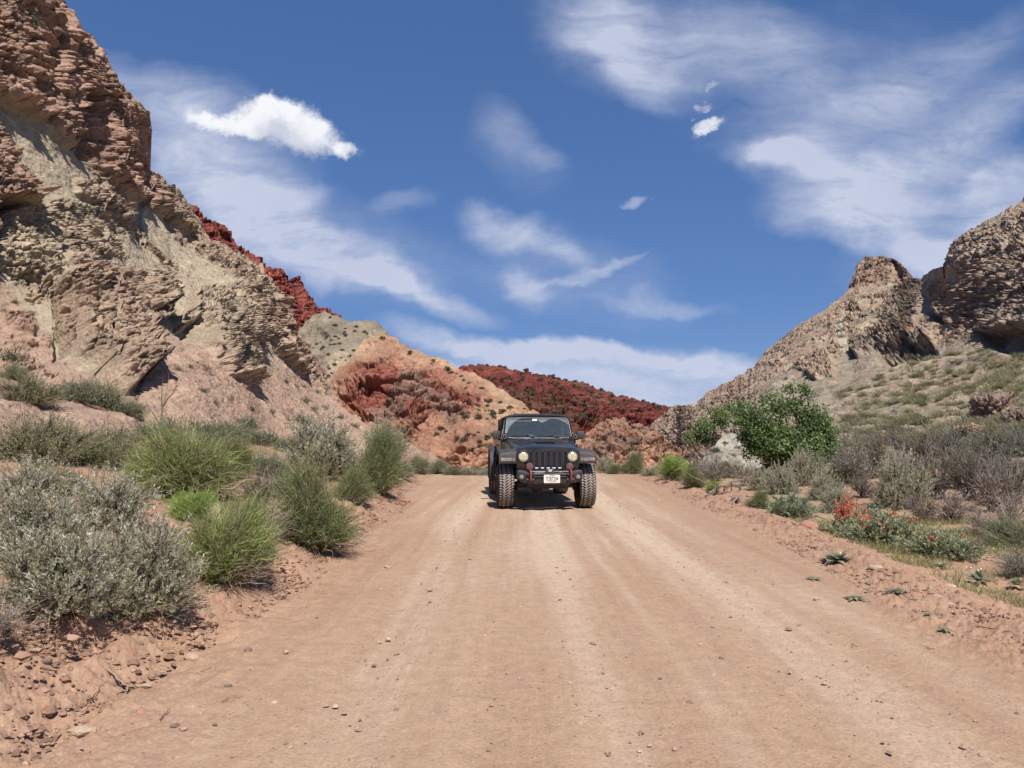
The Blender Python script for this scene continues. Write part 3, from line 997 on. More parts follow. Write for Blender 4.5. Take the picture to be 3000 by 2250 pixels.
# ---------------------------------------------------------------- pale mound behind the tree
def mound_fn(P, PX, PY, t):
    gul = fbm((P @ np.array([[1, 0, 0], [0, 1, 0], [.5, .2, .2]])) / .9, 4, .55, seed=1200, ridged=True) - .5
    dsp = .42 * gul + .6 * (fbm(P / 2, 5, .6, seed=1201) - .5) + .16 * (fbm(P / .3, 3, seed=1202) - .5)
    C = np.broadcast_to(srgb(196, 190, 174) * K, P.shape).copy()
    C = blend(C, srgb(160, 148, 124) * K, .7 * sstep(.5, .62, fbm(P / 1.2, 5, .65, seed=1205)))
    return dsp, var(C, (fbm(P / .8, 4, seed=1203), .4))


relief('pale_mound', 690, 800, 0.6, 0.6,
       [(690, 472), (699, 464), (706, 454), (715, 445), (724, 436), (732, 430), (739, 432), (748, 442), (760, 454), (780, 466), (800, 472)],
       [(690, 484), (800, 484)],
       [(690, 480, 30), (800, 480, 30), (712, 442, 33.5), (745, 427, 35), (790, 455, 33)],
       mound_fn, M_ROCK_R)


# ================================================================== PICKUP
PAINT = simple('black_paint', (0.010, 0.0095, 0.0095), 0.16, 0, 0.6, dust=0.10)
_p = PAINT.node_tree.nodes['Principled BSDF']
_p.inputs['Coat Weight'].default_value = 0.35
_p.inputs['Coat Roughness'].default_value = 0.08
PLAST = simple('dark_plastic', (0.035, 0.036, 0.040), 0.55, 0, 0.4, var=0.15, dust=0.22)
PLAST2 = simple('satin_bumper', (0.022, 0.023, 0.027), 0.42, 0, 0.45, dust=0.15)
CLOTHTOP = simple('soft_top', (0.020, 0.022, 0.032), 0.8, 0, 0.3, var=0.2, vscale=5, bump=0.3, dust=0.12)
DARK = simple('cavity_black', (0.008, 0.008, 0.009), 0.9)
CHROME = simple('bright_metal', (0.75, 0.75, 0.78), 0.2, 1.0)
STEEL = simple('grey_steel', (0.16, 0.16, 0.17), 0.45, 0.6, dust=0.3)
REDM = simple('red_hook', (0.28, 0.03, 0.04), 0.5, 0, 0.5, dust=0.15)
RUBBER = simple('rubber', (0.022, 0.020, 0.019), 0.85, 0, 0.2, dust=0.35)
TREAD = simple('dusty_tread', (0.31, 0.265, 0.24), 0.95, 0, 0.1, var=0.3, vscale=30)
WHITEP = simple('plate_white', (0.74, 0.72, 0.68), 0.5)
BLACKP = simple('plate_ink', (0.015, 0.015, 0.015), 0.5)
GOLDP = simple('plate_gold', (0.42, 0.22, 0.05), 0.5)
SEATM = simple('seat_cloth', (0.03, 0.032, 0.035), 0.8, var=.2)
AMBER = simple('amber_lens', (0.42, 0.24, 0.18), 0.25)


def lamp_mat(name, col, em, ecol, scale):
    m, t, p = mat(name)
    o = t.new('ShaderNodeTexCoord').outputs['Object']
    n = t.voronoi(o, scale)
    t.l.new(t.mix(t.mr(n, .1, .5, 0, 1), (col[0], col[1], col[2], 1), (col[0] * .45, col[1] * .42, col[2] * .38, 1)), p.inputs['Base Color'])
    p.inputs['Roughness'].default_value = 0.18
    p.inputs['Metallic'].default_value = 0.35
    p.inputs['Coat Weight'].default_value = 0.8
    p.inputs['Emission Color'].default_value = (*ecol, 1)
    p.inputs['Emission Strength'].default_value = em
    return m


HEADL = lamp_mat('headlight_lens', (0.80, 0.76, 0.60), 0.22, (1.0, 0.84, 0.48), 22)
CLEARL = lamp_mat('clear_lens', (0.55, 0.54, 0.54), 0.0, (1, 1, 1), 45)
REDL = lamp_mat('ruby_lens', (0.42, 0.20, 0.22), 0.0, (1, 1, 1), 60)


def glass_mat(name, tint, arcs):
    m, t, p = mat(name)
    t.n.remove(p)
    outn = [n for n in t.n if n.type == 'OUTPUT_MATERIAL'][0]
    tr = t.new('ShaderNodeBsdfTransparent')
    tr.inputs[0].default_value = (*tint, 1)
    gl = t.new('ShaderNodeBsdfGlossy')
    gl.inputs[0].default_value = (0.9, 1.0, 1.0, 1)
    gl.inputs['Roughness'].default_value = 0.03
    fr = t.new('ShaderNodeFresnel')
    fr.inputs[0].default_value = 1.75
    mx = t.new('ShaderNodeMixShader')
    t.l.new(t.math('ADD', fr.outputs[0], 0.06), mx.inputs[0])
    t.l.new(tr.outputs[0], mx.inputs[1])
    t.l.new(gl.outputs[0], mx.inputs[2])
    last = mx.outputs[0]
    if arcs:
        o = t.new('ShaderNodeTexCoord').outputs['Object']
        dmin = None
        for (x, z, r) in arcs:
            v = t.vmath('SUBTRACT', o, (x, 0, z))
            v = t.vmath('MULTIPLY', v, (1, 0, 1))
            dd = t.math('SUBTRACT', t.vmath('LENGTH', v), r)
            dmin = dd if dmin is None else t.math('MINIMUM', dmin, dd)
        df = t.new('ShaderNodeBsdfDiffuse')
        df.inputs[0].default_value = (0.36, 0.42, 0.40, 1)
        m2 = t.new('ShaderNodeMixShader')
        film = t.math('MULTIPLY', t.mr(dmin, 0.0, 0.008, 0.08, 0.42), t.mr(t.noise(o, 12, 5, .7), .3, .7, .7, 1.2))
        t.l.new(film, m2.inputs[0])
        t.l.new(last, m2.inputs[1])
        t.l.new(df.outputs[0], m2.inputs[2])
        last = m2.outputs[0]
    t.l.new(last, outn.inputs[0])
    return m


class MB:
    """collects shapes into one mesh"""
    def __init__(s):
        s.v, s.f, s.m = [], [], []
        s.mats = []

    def _mi(s, m):
        if m not in s.mats: s.mats.append(m)
        return s.mats.index(m)

    def add(s, V, Fc, m, M=None):
        b = len(s.v)
        for v in V:
            v = Vector(v)
            s.v.append(tuple(M @ v) if M is not None else tuple(v))
        mi = s._mi(m)
        for f in Fc:
            s.f.append(tuple(b + i for i in f))
            s.m.append(mi)
        return s

    def box(s, c, d, m, rot=(0, 0, 0), bev=0.0, taper=None):
        bm = bmesh.new()
        bmesh.ops.create_cube(bm, size=1)
        for v in bm.verts:
            v.co = Vector((v.co.x * d[0], v.co.y * d[1], v.co.z * d[2]))
            if taper and v.co.z > 0:
                v.co.x *= taper[0]; v.co.y *= taper[1]
        if bev > 0:
            bmesh.ops.bevel(bm, geom=bm.edges[:], offset=bev, segments=2, affect='EDGES', profile=0.5)
        bm.verts.index_update()
        M = Matrix.Translation(c) @ Euler(rot).to_matrix().to_4x4()
        s.add([v.co for v in bm.verts], [[v.index for v in f.verts] for f in bm.faces], m, M)
        bm.free()
        return s

    def lathe(s, prof, c, axis, m, seg=32, a0=0, a1=2 * math.pi):
        """prof: (r, h) list; axis 'x','y','z'"""
        n = len(prof)
        full = abs(a1 - a0 - 2 * math.pi) < 1e-6
        V = []
        ns = seg if full else seg + 1
        for k in range(ns):
            a = a0 + (a1 - a0) * k / seg
            for r, h in prof:
                p = (r * math.cos(a), r * math.sin(a), h)
                if axis == 'x': p = (p[2], p[0], p[1])
                elif axis == 'y': p = (p[0], p[2], p[1])
                V.append((p[0] + c[0], p[1] + c[1], p[2] + c[2]))
        Fc = []
        for k in range(seg):
            k2 = (k + 1) % ns
            for j in range(n - 1):
                Fc.append((k * n + j, k2 * n + j, k2 * n + j + 1, k * n + j + 1))
        return s.add(V, Fc, m)

    def disc(s, c, r, h, axis, m, seg=24, dome=0.0):
        """h signed thickness along the axis from c"""
        pr = [(r, 0), (r, h * 0.8), (r * 0.96, h), (r * 0.7, h + dome * 0.6), (r * 0.35, h + dome * 0.9), (0.0005, h + dome)]
        s.lathe(pr, c, axis, m, seg)
        return s

    def tube(s, pts, r, m, seg=8):
        pts = [Vector(p) for p in pts]
        rs = r if isinstance(r, (list, tuple)) else [r] * len(pts)
        V = []
        for i, p in enumerate(pts):
            d_ = (pts[min(i + 1, len(pts) - 1)] - pts[max(i - 1, 0)]).normalized()
            a = d_.orthogonal().normalized() if i == 0 else (a - d_ * a.dot(d_)).normalized()
            b = d_.cross(a)
            for k in range(seg):
                t = 2 * math.pi * k / seg
                V.append(p + (a * math.cos(t) + b * math.sin(t)) * rs[i])
        Fc = [(i * seg + k, i * seg + (k + 1) % seg, (i + 1) * seg + (k + 1) % seg, (i + 1) * seg + k) for i in range(len(pts) - 1) for k in range(seg)]
        Fc.append(tuple(range(seg))[::-1])
        Fc.append(tuple((len(pts) - 1) * seg + k for k in range(seg)))
        return s.add(V, Fc, m)

    def prism(s, poly, axis, a, b, m, bev=0.0):
        """poly in the two other axes, extruded from a to b"""
        bm = bmesh.new()
        def P(u, v, w_):
            return {'x': (w_, u, v), 'y': (u, w_, v), 'z': (u, v, w_)}[axis]
        v0 = [bm.verts.new(P(u, v, a)) for u, v in poly]
        v1 = [bm.verts.new(P(u, v, b)) for u, v in poly]
        n = len(poly)
        bm.faces.new(v0)
        bm.faces.new(v1[::-1])
        for i in range(n):
            bm.faces.new((v0[i], v1[i], v1[(i + 1) % n], v0[(i + 1) % n]))
        bmesh.ops.recalc_face_normals(bm, faces=bm.faces[:])
        if bev > 0:
            bmesh.ops.bevel(bm, geom=bm.edges[:], offset=bev, segments=2, affect='EDGES', profile=0.5, clamp_overlap=True)
        bm.verts.index_update()
        s.add([v.co for v in bm.verts], [[v.index for v in f.verts] for f in bm.faces], m)
        bm.free()
        return s

    def grid(s, rows, m):
        n = len(rows[0])
        V = [p for r in rows for p in r]
        Fc = [(i * n + j, i * n + j + 1, (i + 1) * n + j + 1, (i + 1) * n + j) for i in range(len(rows) - 1) for j in range(n - 1)]
        return s.add(V, Fc, m)

    def build(s, name, parent=None, smooth=True, angle=35, recalc=False):
        me = bpy.data.meshes.new(name)
        me.from_pydata(s.v, [], s.f)
        for m in s.mats: me.materials.append(m)
        me.polygons.foreach_set('material_index', s.m)
        me.update()
        if smooth:
            me.polygons.foreach_set('use_smooth', [True] * len(me.polygons))
            me.set_sharp_from_angle(angle=R(angle))
        return link(name, me, parent)


import bmesh


def round_rect(w_, h, r, n=4, cx=0, cz=0):
    pts = []
    for (sx, sz, a0) in ((1, 1, 0), (-1, 1, 90), (-1, -1, 180), (1, -1, 270)):
        for k in range(n + 1):
            a = R(a0 + 90 * k / n)
            pts.append((cx + sx * (w_ / 2 - r) + r * math.cos(a), cz + sz * (h / 2 - r) + r * math.sin(a)))
    return pts


def ring(mb, outer, inner, y0, y1, m):
    n = len(outer)
    V = [(x, y0, z) for x, z in outer] + [(x, y0, z) for x, z in inner] + [(x, y1, z) for x, z in outer] + [(x, y1, z) for x, z in inner]
    Fc = []
    for i in range(n):
        j = (i + 1) % n
        Fc += [(i, j, n + j, n + i), (n + i, n + j, 3 * n + j, 3 * n + i), (j, i, 2 * n + i, 2 * n + j)]
    mb.add(V, Fc, m)


def make_wheel(parent, side, cx, cy, R0=0.43, W=0.285, steer=0.0):
    """side -1 viewer's left, +1 viewer's right; the outer face looks along side"""
    rim = MB()
    hw = W / 2
    prof = [(0.235, -hw * .8), (0.225, -hw * .2), (0.225, hw * .3), (0.23, hw * .78), (0.222, hw * .80), (0.215, hw * .5), (0.17, hw * .42), (0.075, hw * .5), (0.07, hw * .62), (0.0005, hw * .62)]
    prof = [(r, h * side) for r, h in prof]
    rim.lathe(prof, (0, 0, 0), 'x', STEEL, 32)
    for k in range(7):
        a = 2 * math.pi * k / 7
        rim.box((side * hw * .60, 0.145 * math.cos(a), 0.145 * math.sin(a)), (0.03, 0.05, 0.14), STEEL, rot=(a - math.pi / 2, 0, 0), bev=0.006)
    w_ = rim.build('wheel', parent)
    w_.location = (cx, cy, R0)
    w_.rotation_euler = (0, 0, steer)
    ty = MB()
    tp = [(0.228, -hw * .82), (0.27, -hw * 1.0), (0.34, -hw * 1.03), (0.385, -hw * .99), (0.408, -hw * .88), (0.416, -hw * .6), (0.418, 0), (0.416, hw * .6), (0.408, hw * .88), (0.385, hw * .99), (0.34, hw * 1.03), (0.27, hw * 1.0), (0.228, hw * .82)]
    ty.lathe(tp, (0, 0, 0), 'x', RUBBER, 64)
    N = 50
    for k in range(N):
        a = 2 * math.pi * k / N
        for row, (x, yaw, dx, dy, off, rr) in enumerate(((-0.116, 8, .040, .036, 0, .412), (-0.062, -32, .052, .026, .35, .420), (-0.022, 38, .050, .023, .1, .422),
                                           (0.022, 38, .050, .023, .6, .422), (0.062, -32, .052, .026, .85, .420), (0.116, 8, .040, .036, .5, .412))):
            aa = a + 2 * math.pi / N * off
            M = Matrix.Rotation(aa, 4, 'X') @ Matrix.Translation((x * W / 0.285, 0, rr)) @ Matrix.Rotation(R(yaw), 4, 'Z')
            hx, hy, hz = dx / 2, dy / 2, 0.011
            V = [(-hx, -hy, -hz), (hx, -hy, -hz), (hx, hy, -hz), (-hx, hy, -hz), (-hx * .9, -hy * .85, hz), (hx * .9, -hy * .85, hz), (hx * .9, hy * .85, hz), (-hx * .9, hy * .85, hz)]
            ty.add(V, [(0, 1, 5, 4), (1, 2, 6, 5), (2, 3, 7, 6), (3, 0, 4, 7)], RUBBER, M)
            ty.add(V[4:], [(0, 1, 2, 3)], TREAD, M)
            if row in (1, 4):
                M2 = Matrix.Rotation(aa + 0.055, 4, 'X') @ Matrix.Translation((x * 0.72, 0, rr)) @ Matrix.Rotation(R(80), 4, 'Z')
                ty.add(V, [(0, 1, 5, 4), (1, 2, 6, 5), (2, 3, 7, 6), (3, 0, 4, 7)], RUBBER, M2)
                V2 = [(q[0] * .8, q[1] * .8, q[2]) for q in V[4:]]
                ty.add(V2, [(0, 1, 2, 3)], TREAD, M2)
        for sd_ in (-1, 1):    # shoulder lugs running down the sidewall
            M = Matrix.Rotation(a + (0 if sd_ < 0 else math.pi / N), 4, 'X') @ Matrix.Translation((sd_ * hw * 1.0, 0, 0.385)) @ Matrix.Rotation(R(sd_ * 12), 4, 'Y')
            V = [(-.010, -.015, -.026), (.010, -.015, -.026), (.010, .015, -.026), (-.010, .015, -.026), (-.010, -.018, .022), (.010, -.018, .022), (.010, .018, .022), (-.010, .018, .022)]
            ty.add(V, [(0, 1, 5, 4), (1, 2, 6, 5), (2, 3, 7, 6), (3, 0, 4, 7), (4, 5, 6, 7)], RUBBER, M)
    ty.build('tyre', w_, angle=25)
    hb = MB()
    hb.disc((side * hw * .62, 0, 0), 0.045, side * 0.03, 'x', STEEL, 16)
    hb.build('hub_cap', w_)
    return w_


def make_pickup():
    root = empty('pickup_truck', (0.655, 14.80, 0.0), R(4.3))
    tag(root, 'dusty black off-road pickup facing the viewer on the dirt road with its headlights glowing', 'pickup truck')
    root['kind_note'] = ''
    del root['kind_note']
    # ---- body: tub, cab sides, bed
    b = MB()
    side = [(0.93, 0.62), (0.93, 1.02), (1.02, 1.30), (1.12, 1.345), (3.05, 1.345), (3.10, 1.33), (4.92, 1.33), (4.95, 0.62), (4.05, 0.62), (3.98, 0.88), (3.80, 1.0), (3.2, 1.0), (3.02, 0.88), (2.95, 0.56), (1.1, 0.56)]
    for sx in (-1, 1):
        b.prism(side, 'x', sx * 0.725, sx * 0.79, PAINT, 0.008)
    b.box((0, 3.0, 0.60), (1.46, 3.9, 0.10), DARK)
    b.box((0, 4.93, 0.97), (1.46, 0.05, 0.70), PAINT, bev=0.01)
    b.box((0, 3.12, 1.0), (1.46, 0.04, 0.68), PAINT)
    # cowl with firewall
    b.prism([(0.86, 1.10), (0.86, 1.275), (1.00, 1.325), (1.15, 1.345), (1.15, 1.10)], 'x', -0.745, 0.745, PAINT, 0.008)
    b.box((0, 0.93, 0.85), (1.4, 0.06, 0.7), DARK)
    body = b.build('body', root)
    # rocker steps
    for sx in (-1, 1):
        st = MB()
        st.box((sx * 0.82, 2.0, 0.50), (0.09, 1.75, 0.07), PLAST2, bev=0.02)
        st.build('rock_rail', root)
    # ---- doors, their windows
    for sx in (-1, 1):
        for (y0, y1) in ((1.22, 2.10), (2.16, 2.98)):
            dm = MB()
            dm.prism([(y0, 0.66), (y0, 1.325), (y1, 1.325), (y1, 0.66)], 'x', sx * 0.790, sx * 0.812, PAINT, 0.006)
            do = dm.build('door', root)
            hm = MB()
            hm.box((sx * 0.825, y1 - 0.14, 1.19), (0.025, 0.16, 0.04), PLAST, bev=0.008)
            hm.build('handle', do)
            fr = MB()
            outer = [(y0 + .02, 1.335), (y0 + (0.24 if y0 < 2 else .03), 1.80), (y1 - .02, 1.80), (y1 - .01, 1.335)]
            inner = [(y0 + .09, 1.375), (y0 + (0.28 if y0 < 2 else .07), 1.765), (y1 - .06, 1.765), (y1 - .05, 1.375)]
            V = []
            for dx_ in (0.0, -0.03):
                for P in (outer, inner):
                    for (yy, zz) in P:
                        V.append((sx * (0.790 + dx_ - (zz - 1.33) * 0.17), yy, zz))
            Fc = []
            for i in range(4):
                j = (i + 1) % 4
                Fc += [(i, j, 4 + j, 4 + i), (8 + i, 8 + j, 12 + j, 12 + i), (4 + i, 4 + j, 12 + j, 12 + i), (i, j, 8 + j, 8 + i)]
            fr.add(V, Fc, PLAST2)
            fr.build('window_frame', do, smooth=False)
            gm = MB()
            gm.add([(sx * (0.775 - (zz - 1.33) * 0.17), yy, zz) for (yy, zz) in inner], [(0, 1, 2, 3)], GLASS_S)
            gm.build('window_glass', do, smooth=False)
    # ---- top
    t = MB()
    rows = []
    for (y, hw, zt, zs) in ((1.385, 0.712, 1.852, 1.806), (1.42, 0.722, 1.880, 1.812), (1.60, 0.725, 1.900, 1.812), (2.2, 0.728, 1.912, 1.81), (2.8, 0.725, 1.905, 1.81), (3.02, 0.70, 1.875, 1.78), (3.06, 0.69, 1.78, 1.72)):
        r = []
        for k in range(-8, 9):
            u = k / 8
            r.append((u * hw, y, zs + (zt - zs) * (1 - abs(u) ** 5) * (1 - 0.10 * u * u)))
        rows.append([(-hw - .004, y, zs - 0.035)] + r + [(hw + .004, y, zs - 0.035)])
    t.grid(rows, CLOTHTOP)
    t.box((0, 2.2, 1.775), (1.34, 1.6, 0.02), DARK)
    t.box((0, 3.05, 1.60), (1.34, 0.04, 0.30), CLOTHTOP, bev=0.01)
    for sx in (-1, 1):
        t.box((sx * 0.56, 3.06, 1.55), (0.30, 0.04, 0.44), CLOTHTOP, bev=0.01)
        t.box((sx * 0.735, 2.13, 1.56), (0.05, 0.07, 0.46), PLAST2)
        t.box((sx * 0.735, 3.03, 1.56), (0.06, 0.09, 0.46), CLOTHTOP)
    t.build('roof', root)
    # ---- windscreen frame, pane
    def ws(x, s_):        # s_ 0 at the base, 1 at the top
        return (x, 1.12 + 0.30 * s_, 1.345 + 0.475 * s_)
    f = MB()
    n = 24
    out2, in2 = [], []
    for k in range(4):
        pass
    def loop(hwb, hwt, s0, s1, rad):
        pts = []
        cs = [(hwb, s0), (hwt, s1), (-hwt, s1), (-hwb, s0)]
        for i in range(4):
            p = Vector(cs[i]); a = Vector(cs[i - 1]); c = Vector(cs[(i + 1) % 4])
            da = (a - p).normalized() * rad; dc = (c - p).normalized() * rad
            da.y *= 2.0; dc.y *= 2.0
            for q in range(5):
                u = q / 4
                pts.append((p + da) * (1 - u) ** 2 + p * 2 * u * (1 - u) + (p + dc) * u * u)
        return pts
    lo = loop(0.755, 0.712, -0.05, 1.035, 0.09)
    li = loop(0.715, 0.672, 0.05, 0.955, 0.08)
    V = []
    for L_, off in ((lo, -0.03), (li, -0.012), (lo, 0.035), (li, 0.03)):
        for p in L_:
            q = ws(p.x, p.y)
            V.append((q[0], q[1] + off, q[2]))
    m_ = len(lo)
    Fc = []
    for i in range(m_):
        j = (i + 1) % m_
        Fc += [(i, j, m_ + j, m_ + i), (2 * m_ + i, 2 * m_ + j, 3 * m_ + j, 3 * m_ + i), (i, j, 2 * m_ + j, 2 * m_ + i), (m_ + i, m_ + j, 3 * m_ + j, 3 * m_ + i)]
    f.add(V, Fc, PAINT)
    fo = f.build('windscreen_frame', root, angle=30)
    sm = MB()
    lj = loop(0.718, 0.675, 0.046, 0.960, 0.08)
    lk = loop(0.709, 0.666, 0.058, 0.948, 0.075)
    V = []
    for L_, off in ((lj, -0.034), (lk, -0.034), (lk, -0.02)):
        for p in L_:
            q = ws(p.x, p.y)
            V.append((q[0], q[1] + off, q[2]))
    sm.add(V, [(i, (i + 1) % m_, m_ + (i + 1) % m_, m_ + i) for i in range(m_)] + [(m_ + i, m_ + (i + 1) % m_, 2 * m_ + (i + 1) % m_, 2 * m_ + i) for i in range(m_)], STEEL)
    sm.build('glass_seal', fo, smooth=False)
    g = MB()
    lg = loop(0.714, 0.670, 0.050, 0.955, 0.06)
    g.add([ws(p.x, p.y) for p in lg], [tuple(range(m_))], GLASS_W)
    g.build('windscreen', root, smooth=False)
    # wipers with their arms
    for (px_, tipx) in ((-0.10, -0.58), (0.42, -0.05)):
        wm = MB()
        q0 = ws(px_ + .12, -0.03); q1 = ws(px_ - 0.14, 0.13)
        wm.tube([(q0[0], q0[1] - .05, q0[2] + .01), (q1[0], q1[1] - .05, q1[2])], 0.009, PLAST2, 6)
        a_, b_ = ws(px_ + 0.02, 0.10), ws(tipx, 0.13)
        wm.tube([(a_[0], a_[1] - .035, a_[2]), (b_[0], b_[1] - .035, b_[2])], 0.010, DARK, 6)
        wm.box((q1[0], q1[1] - 0.05, q1[2]), (0.10, 0.02, 0.025), DARK)
        wm.build('wiper', root)
    # ---- bonnet
    h = MB()
    rows = []
    prof = [(-0.47, 0.595, 1.075, 0.0), (-0.49, 0.595, 1.118, 0.0), (-0.47, 0.60, 1.150, .010), (-0.35, 0.612, 1.178, .022), (-0.1, 0.64, 1.210, .03), (0.3, 0.69, 1.248, .035), (0.7, 0.735, 1.285, .035), (0.90, 0.755, 1.302, .03)]
    for (y, hw, z, cr) in prof:
        r = [(-hw, y, z - 0.15)]
        for k in range(-12, 13):
            u = k / 12
            x = u * hw
            e = z - 0.035 * max(0, abs(u) - 0.86) / 0.14 * max(0, abs(u) - 0.86) / 0.14 + cr * (1 - u * u)
            # raised middle
            e += 0.018 * float(sstep(0.50, 0.42, abs(x))) * float(sstep(-0.42, -0.2, y))
            r.append((x, y, e))
        r.append((hw, y, z - 0.15))
        rows.append(r)
    h.grid(rows, PAINT)
    ho = h.build('bonnet', root, angle=50)
    sc_ = MB()
    sc_.prism([(0.02, 1.262), (0.05, 1.296), (0.42, 1.312), (0.50, 1.29), (0.5, 1.25)], 'x', -0.23, 0.23, PAINT, 0.012)
    sc_.build('bonnet_scoop', ho)
    si = MB()
    si.box((0, 0.032, 1.278), (0.36, 0.05, 0.022), DARK, rot=(R(-40), 0, 0))
    si.build('scoop_mouth', ho)
    for sx in (-1, 1):
        lt = MB()
        lt.box((sx * 0.665, 0.10, 1.20), (0.03, 0.07, 0.10), PLAST2, bev=0.01)
        lt.build('bonnet_latch', ho)
        nz_ = MB()
        nz_.box((sx * 0.20 + .02, 0.80, 1.335), (0.05, 0.03, 0.02), DARK, bev=0.006)
        nz_.build('washer_nozzle', ho)
    # inner wing panels
    for sx in (-1, 1):
        wg = MB()
        wg.prism([(-0.44, 0.78), (-0.44, 1.10), (0.9, 1.25), (0.95, 0.75)], 'x', sx * 0.57, sx * 0.60, PAINT)
        wg.box((sx * 0.50, 0.1, 0.80), (0.22, 1.0, 0.35), DARK)
        wg.build('inner_wing', root)
    # ---- grille
    gr = MB()
    W_, z0, z1 = 1.235, 0.70, 1.145
    yf = -0.515
    slots = [(-3 + k) * 0.1115 for k in range(7)]
    sw, zs0, zs1 = 0.078, 0.775, 1.118
    # plate pieces between the slots
    xs = [-0.40] + [v for s_ in slots for v in (s_ - sw / 2, s_ + sw / 2)] + [0.40]
    for i in range(0, len(xs) - 1, 2):
        if xs[i + 1] > xs[i]:
            gr.box(((xs[i] + xs[i + 1]) / 2, yf + 0.02, (zs0 + zs1) / 2), (xs[i + 1] - xs[i], 0.05, zs1 - zs0), PAINT, bev=0.006)
    gr.box((0, yf + 0.02, zs1 + 0.016), (0.80, 0.05, 0.032), PAINT, bev=0.008)
    gr.box((0, yf + 0.02, (zs0 + z0) / 2), (0.80, 0.05, zs0 - z0), PAINT, bev=0.008)
    for sx in (-1, 1):
        P = [(sx * 0.395, z0), (sx * 0.395, zs1 + .032), (sx * 0.56, zs1 + .030), (sx * 0.615, 1.10), (sx * 0.622, 0.98), (sx * 0.60, 0.84), (sx * 0.54, 0.74), (sx * 0.50, z0)]
        gr.prism(P, 'y', yf, yf + 0.05, PAINT, 0.010)
    go = gr.build('grille', root)
    gd = MB()
    gd.box((0, yf + 0.06, 0.94), (0.82, 0.02, 0.40), DARK)
    gd.build('radiator', go)
    for s_ in slots:
        rm = MB()
        ring(rm, round_rect(sw + .008, zs1 - zs0 + .008, .036, 5, s_, (zs0 + zs1) / 2), round_rect(sw - .012, zs1 - zs0 - .012, .030, 5, s_, (zs0 + zs1) / 2), yf - 0.012, yf + 0.02, RIMM)
        kk = 0
        z = zs0 + 0.02
        while z < zs1 - 0.02:
            for x in ((-.018, .018) if kk % 2 == 0 else (0,)):
                ring(rm, [(s_ + x + .017 * math.cos(R(60 * q)), z + .017 * math.sin(R(60 * q))) for q in range(6)], [(s_ + x + .0125 * math.cos(R(60 * q)), z + .0125 * math.sin(R(60 * q))) for q in range(6)], yf + 0.008, yf + 0.014, RIMM)
            z += 0.0165
            kk += 1
        rm.build('grille_slot', go)
    for s_ in slots[1:-1]:
        lm = MB()
        lm.box((s_, yf - 0.016, 0.800), (0.060, 0.012, 0.022), GLOWW, bev=0.004)
        lm.build('grille_light', go)
    # ---- headlights
    for sx in (-1, 1):
        hm = MB()
        hm.lathe([(0.114, 0.0), (0.116, -0.018), (0.100, -0.022), (0.094, -0.005), (0.092, 0.02)], (sx * 0.475, yf, 1.018), 'y', PLAST2, 40)
        ho_ = hm.build('headlight', root)
        lm = MB()
        lm.lathe([(0.092, 0.0), (0.078, -0.014), (0.05, -0.022), (0.0005, -0.025)], (0, 0, 0), 'y', HEADL, 36)
        l_ = lm.build('lens', ho_)
        l_.location = (sx * 0.475, yf - 0.004, 1.018)
    # ---- front mudguards
    for sx in (-1, 1):
        fm = MB()
        prof = [(-0.50, 0.885), (-0.515, 0.93), (-0.50, 1.045), (-0.46, 1.10), (-0.36, 1.135), (0.10, 1.150), (0.32, 1.135), (0.50, 1.04), (0.66, 0.86), (0.78, 0.70), (0.86, 0.62)]
        inn = [(-0.46, 0.885), (-0.46, 1.0), (-0.40, 1.05), (0.05, 1.08), (0.25, 1.07), (0.42, 0.98), (0.56, 0.82), (0.68, 0.66), (0.78, 0.60)]
        # outer shell sweeps from the inner wing to the rim
        def shell(pr, xi, xo, zdrop):
            rows_ = []
            for (y, z) in pr:
                rows_.append([(sx * xi, y, z + 0.015), (sx * (xi + (xo - xi) * .5), y, z + 0.01), (sx * (xo - .05), y, z), (sx * (xo - .012), y, z - .012), (sx * xo, y, z - .035), (sx * xo, y, z - zdrop)])
            return rows_
        fm.grid(shell(prof, 0.585, 0.945, 0.085), PLAST)
        fm.grid(shell(inn, 0.585, 0.935, 0.03), DARK)
        # front face
        fm.prism([(sx * 0.585, 0.885), (sx * 0.585, 1.06), (sx * 0.62, 1.09), (sx * 0.86, 1.055), (sx * 0.925, 1.02), (sx * 0.94, 0.97), (sx * 0.915, 0.885)], 'y', -0.475, -0.505, PLAST, 0.010)
        fo_ = fm.build('front_fender', root, angle=40)
        lm = MB()
        lm.prism([(sx * 0.635, 0.932), (sx * 0.635, 0.995), (sx * 0.90, 0.998), (sx * 0.915, 0.965), (sx * 0.905, 0.932)], 'y', -0.500, -0.516, CLEARL, 0.004)
        lo_ = lm.build('running_light', fo_)
        am = MB()
        am.prism([(sx * 0.862, 0.938), (sx * 0.862, 0.991), (sx * 0.898, 0.992), (sx * 0.908, 0.965), (sx * 0.900, 0.938)], 'y', -0.508, -0.520, AMBER, 0.003)
        am.build('turn_signal', fo_)
        dv = MB()
        dv.box((sx * 0.685, -0.518, 0.964), (0.010, 0.012, 0.064), PLAST)
        dv.build('lens_divider', fo_)
    # ---- rear mudguards
    for sx in (-1, 1):
        fm = MB()
        rows_ = []
        for k in range(15):
            a = R(205 - 230 * k / 14)
            y, z = 3.49 + 0.60 * math.cos(a), 0.60 + 0.50 * math.sin(a) + 0.03
            rows_.append([(sx * 0.76, y, z + .02), (sx * 0.90, y, z + .02), (sx * 0.955, y, z), (sx * 0.965, y, z - .04), (sx * 0.955, 3.49 + (y - 3.49) * .90, z - .08), (sx * 0.78, 3.49 + (y - 3.49) * .90, z - .08)])
        fm.grid(rows_, PLAST)
        fm.build('rear_fender', root, angle=50)
    # ---- bumper
    bm_ = MB()
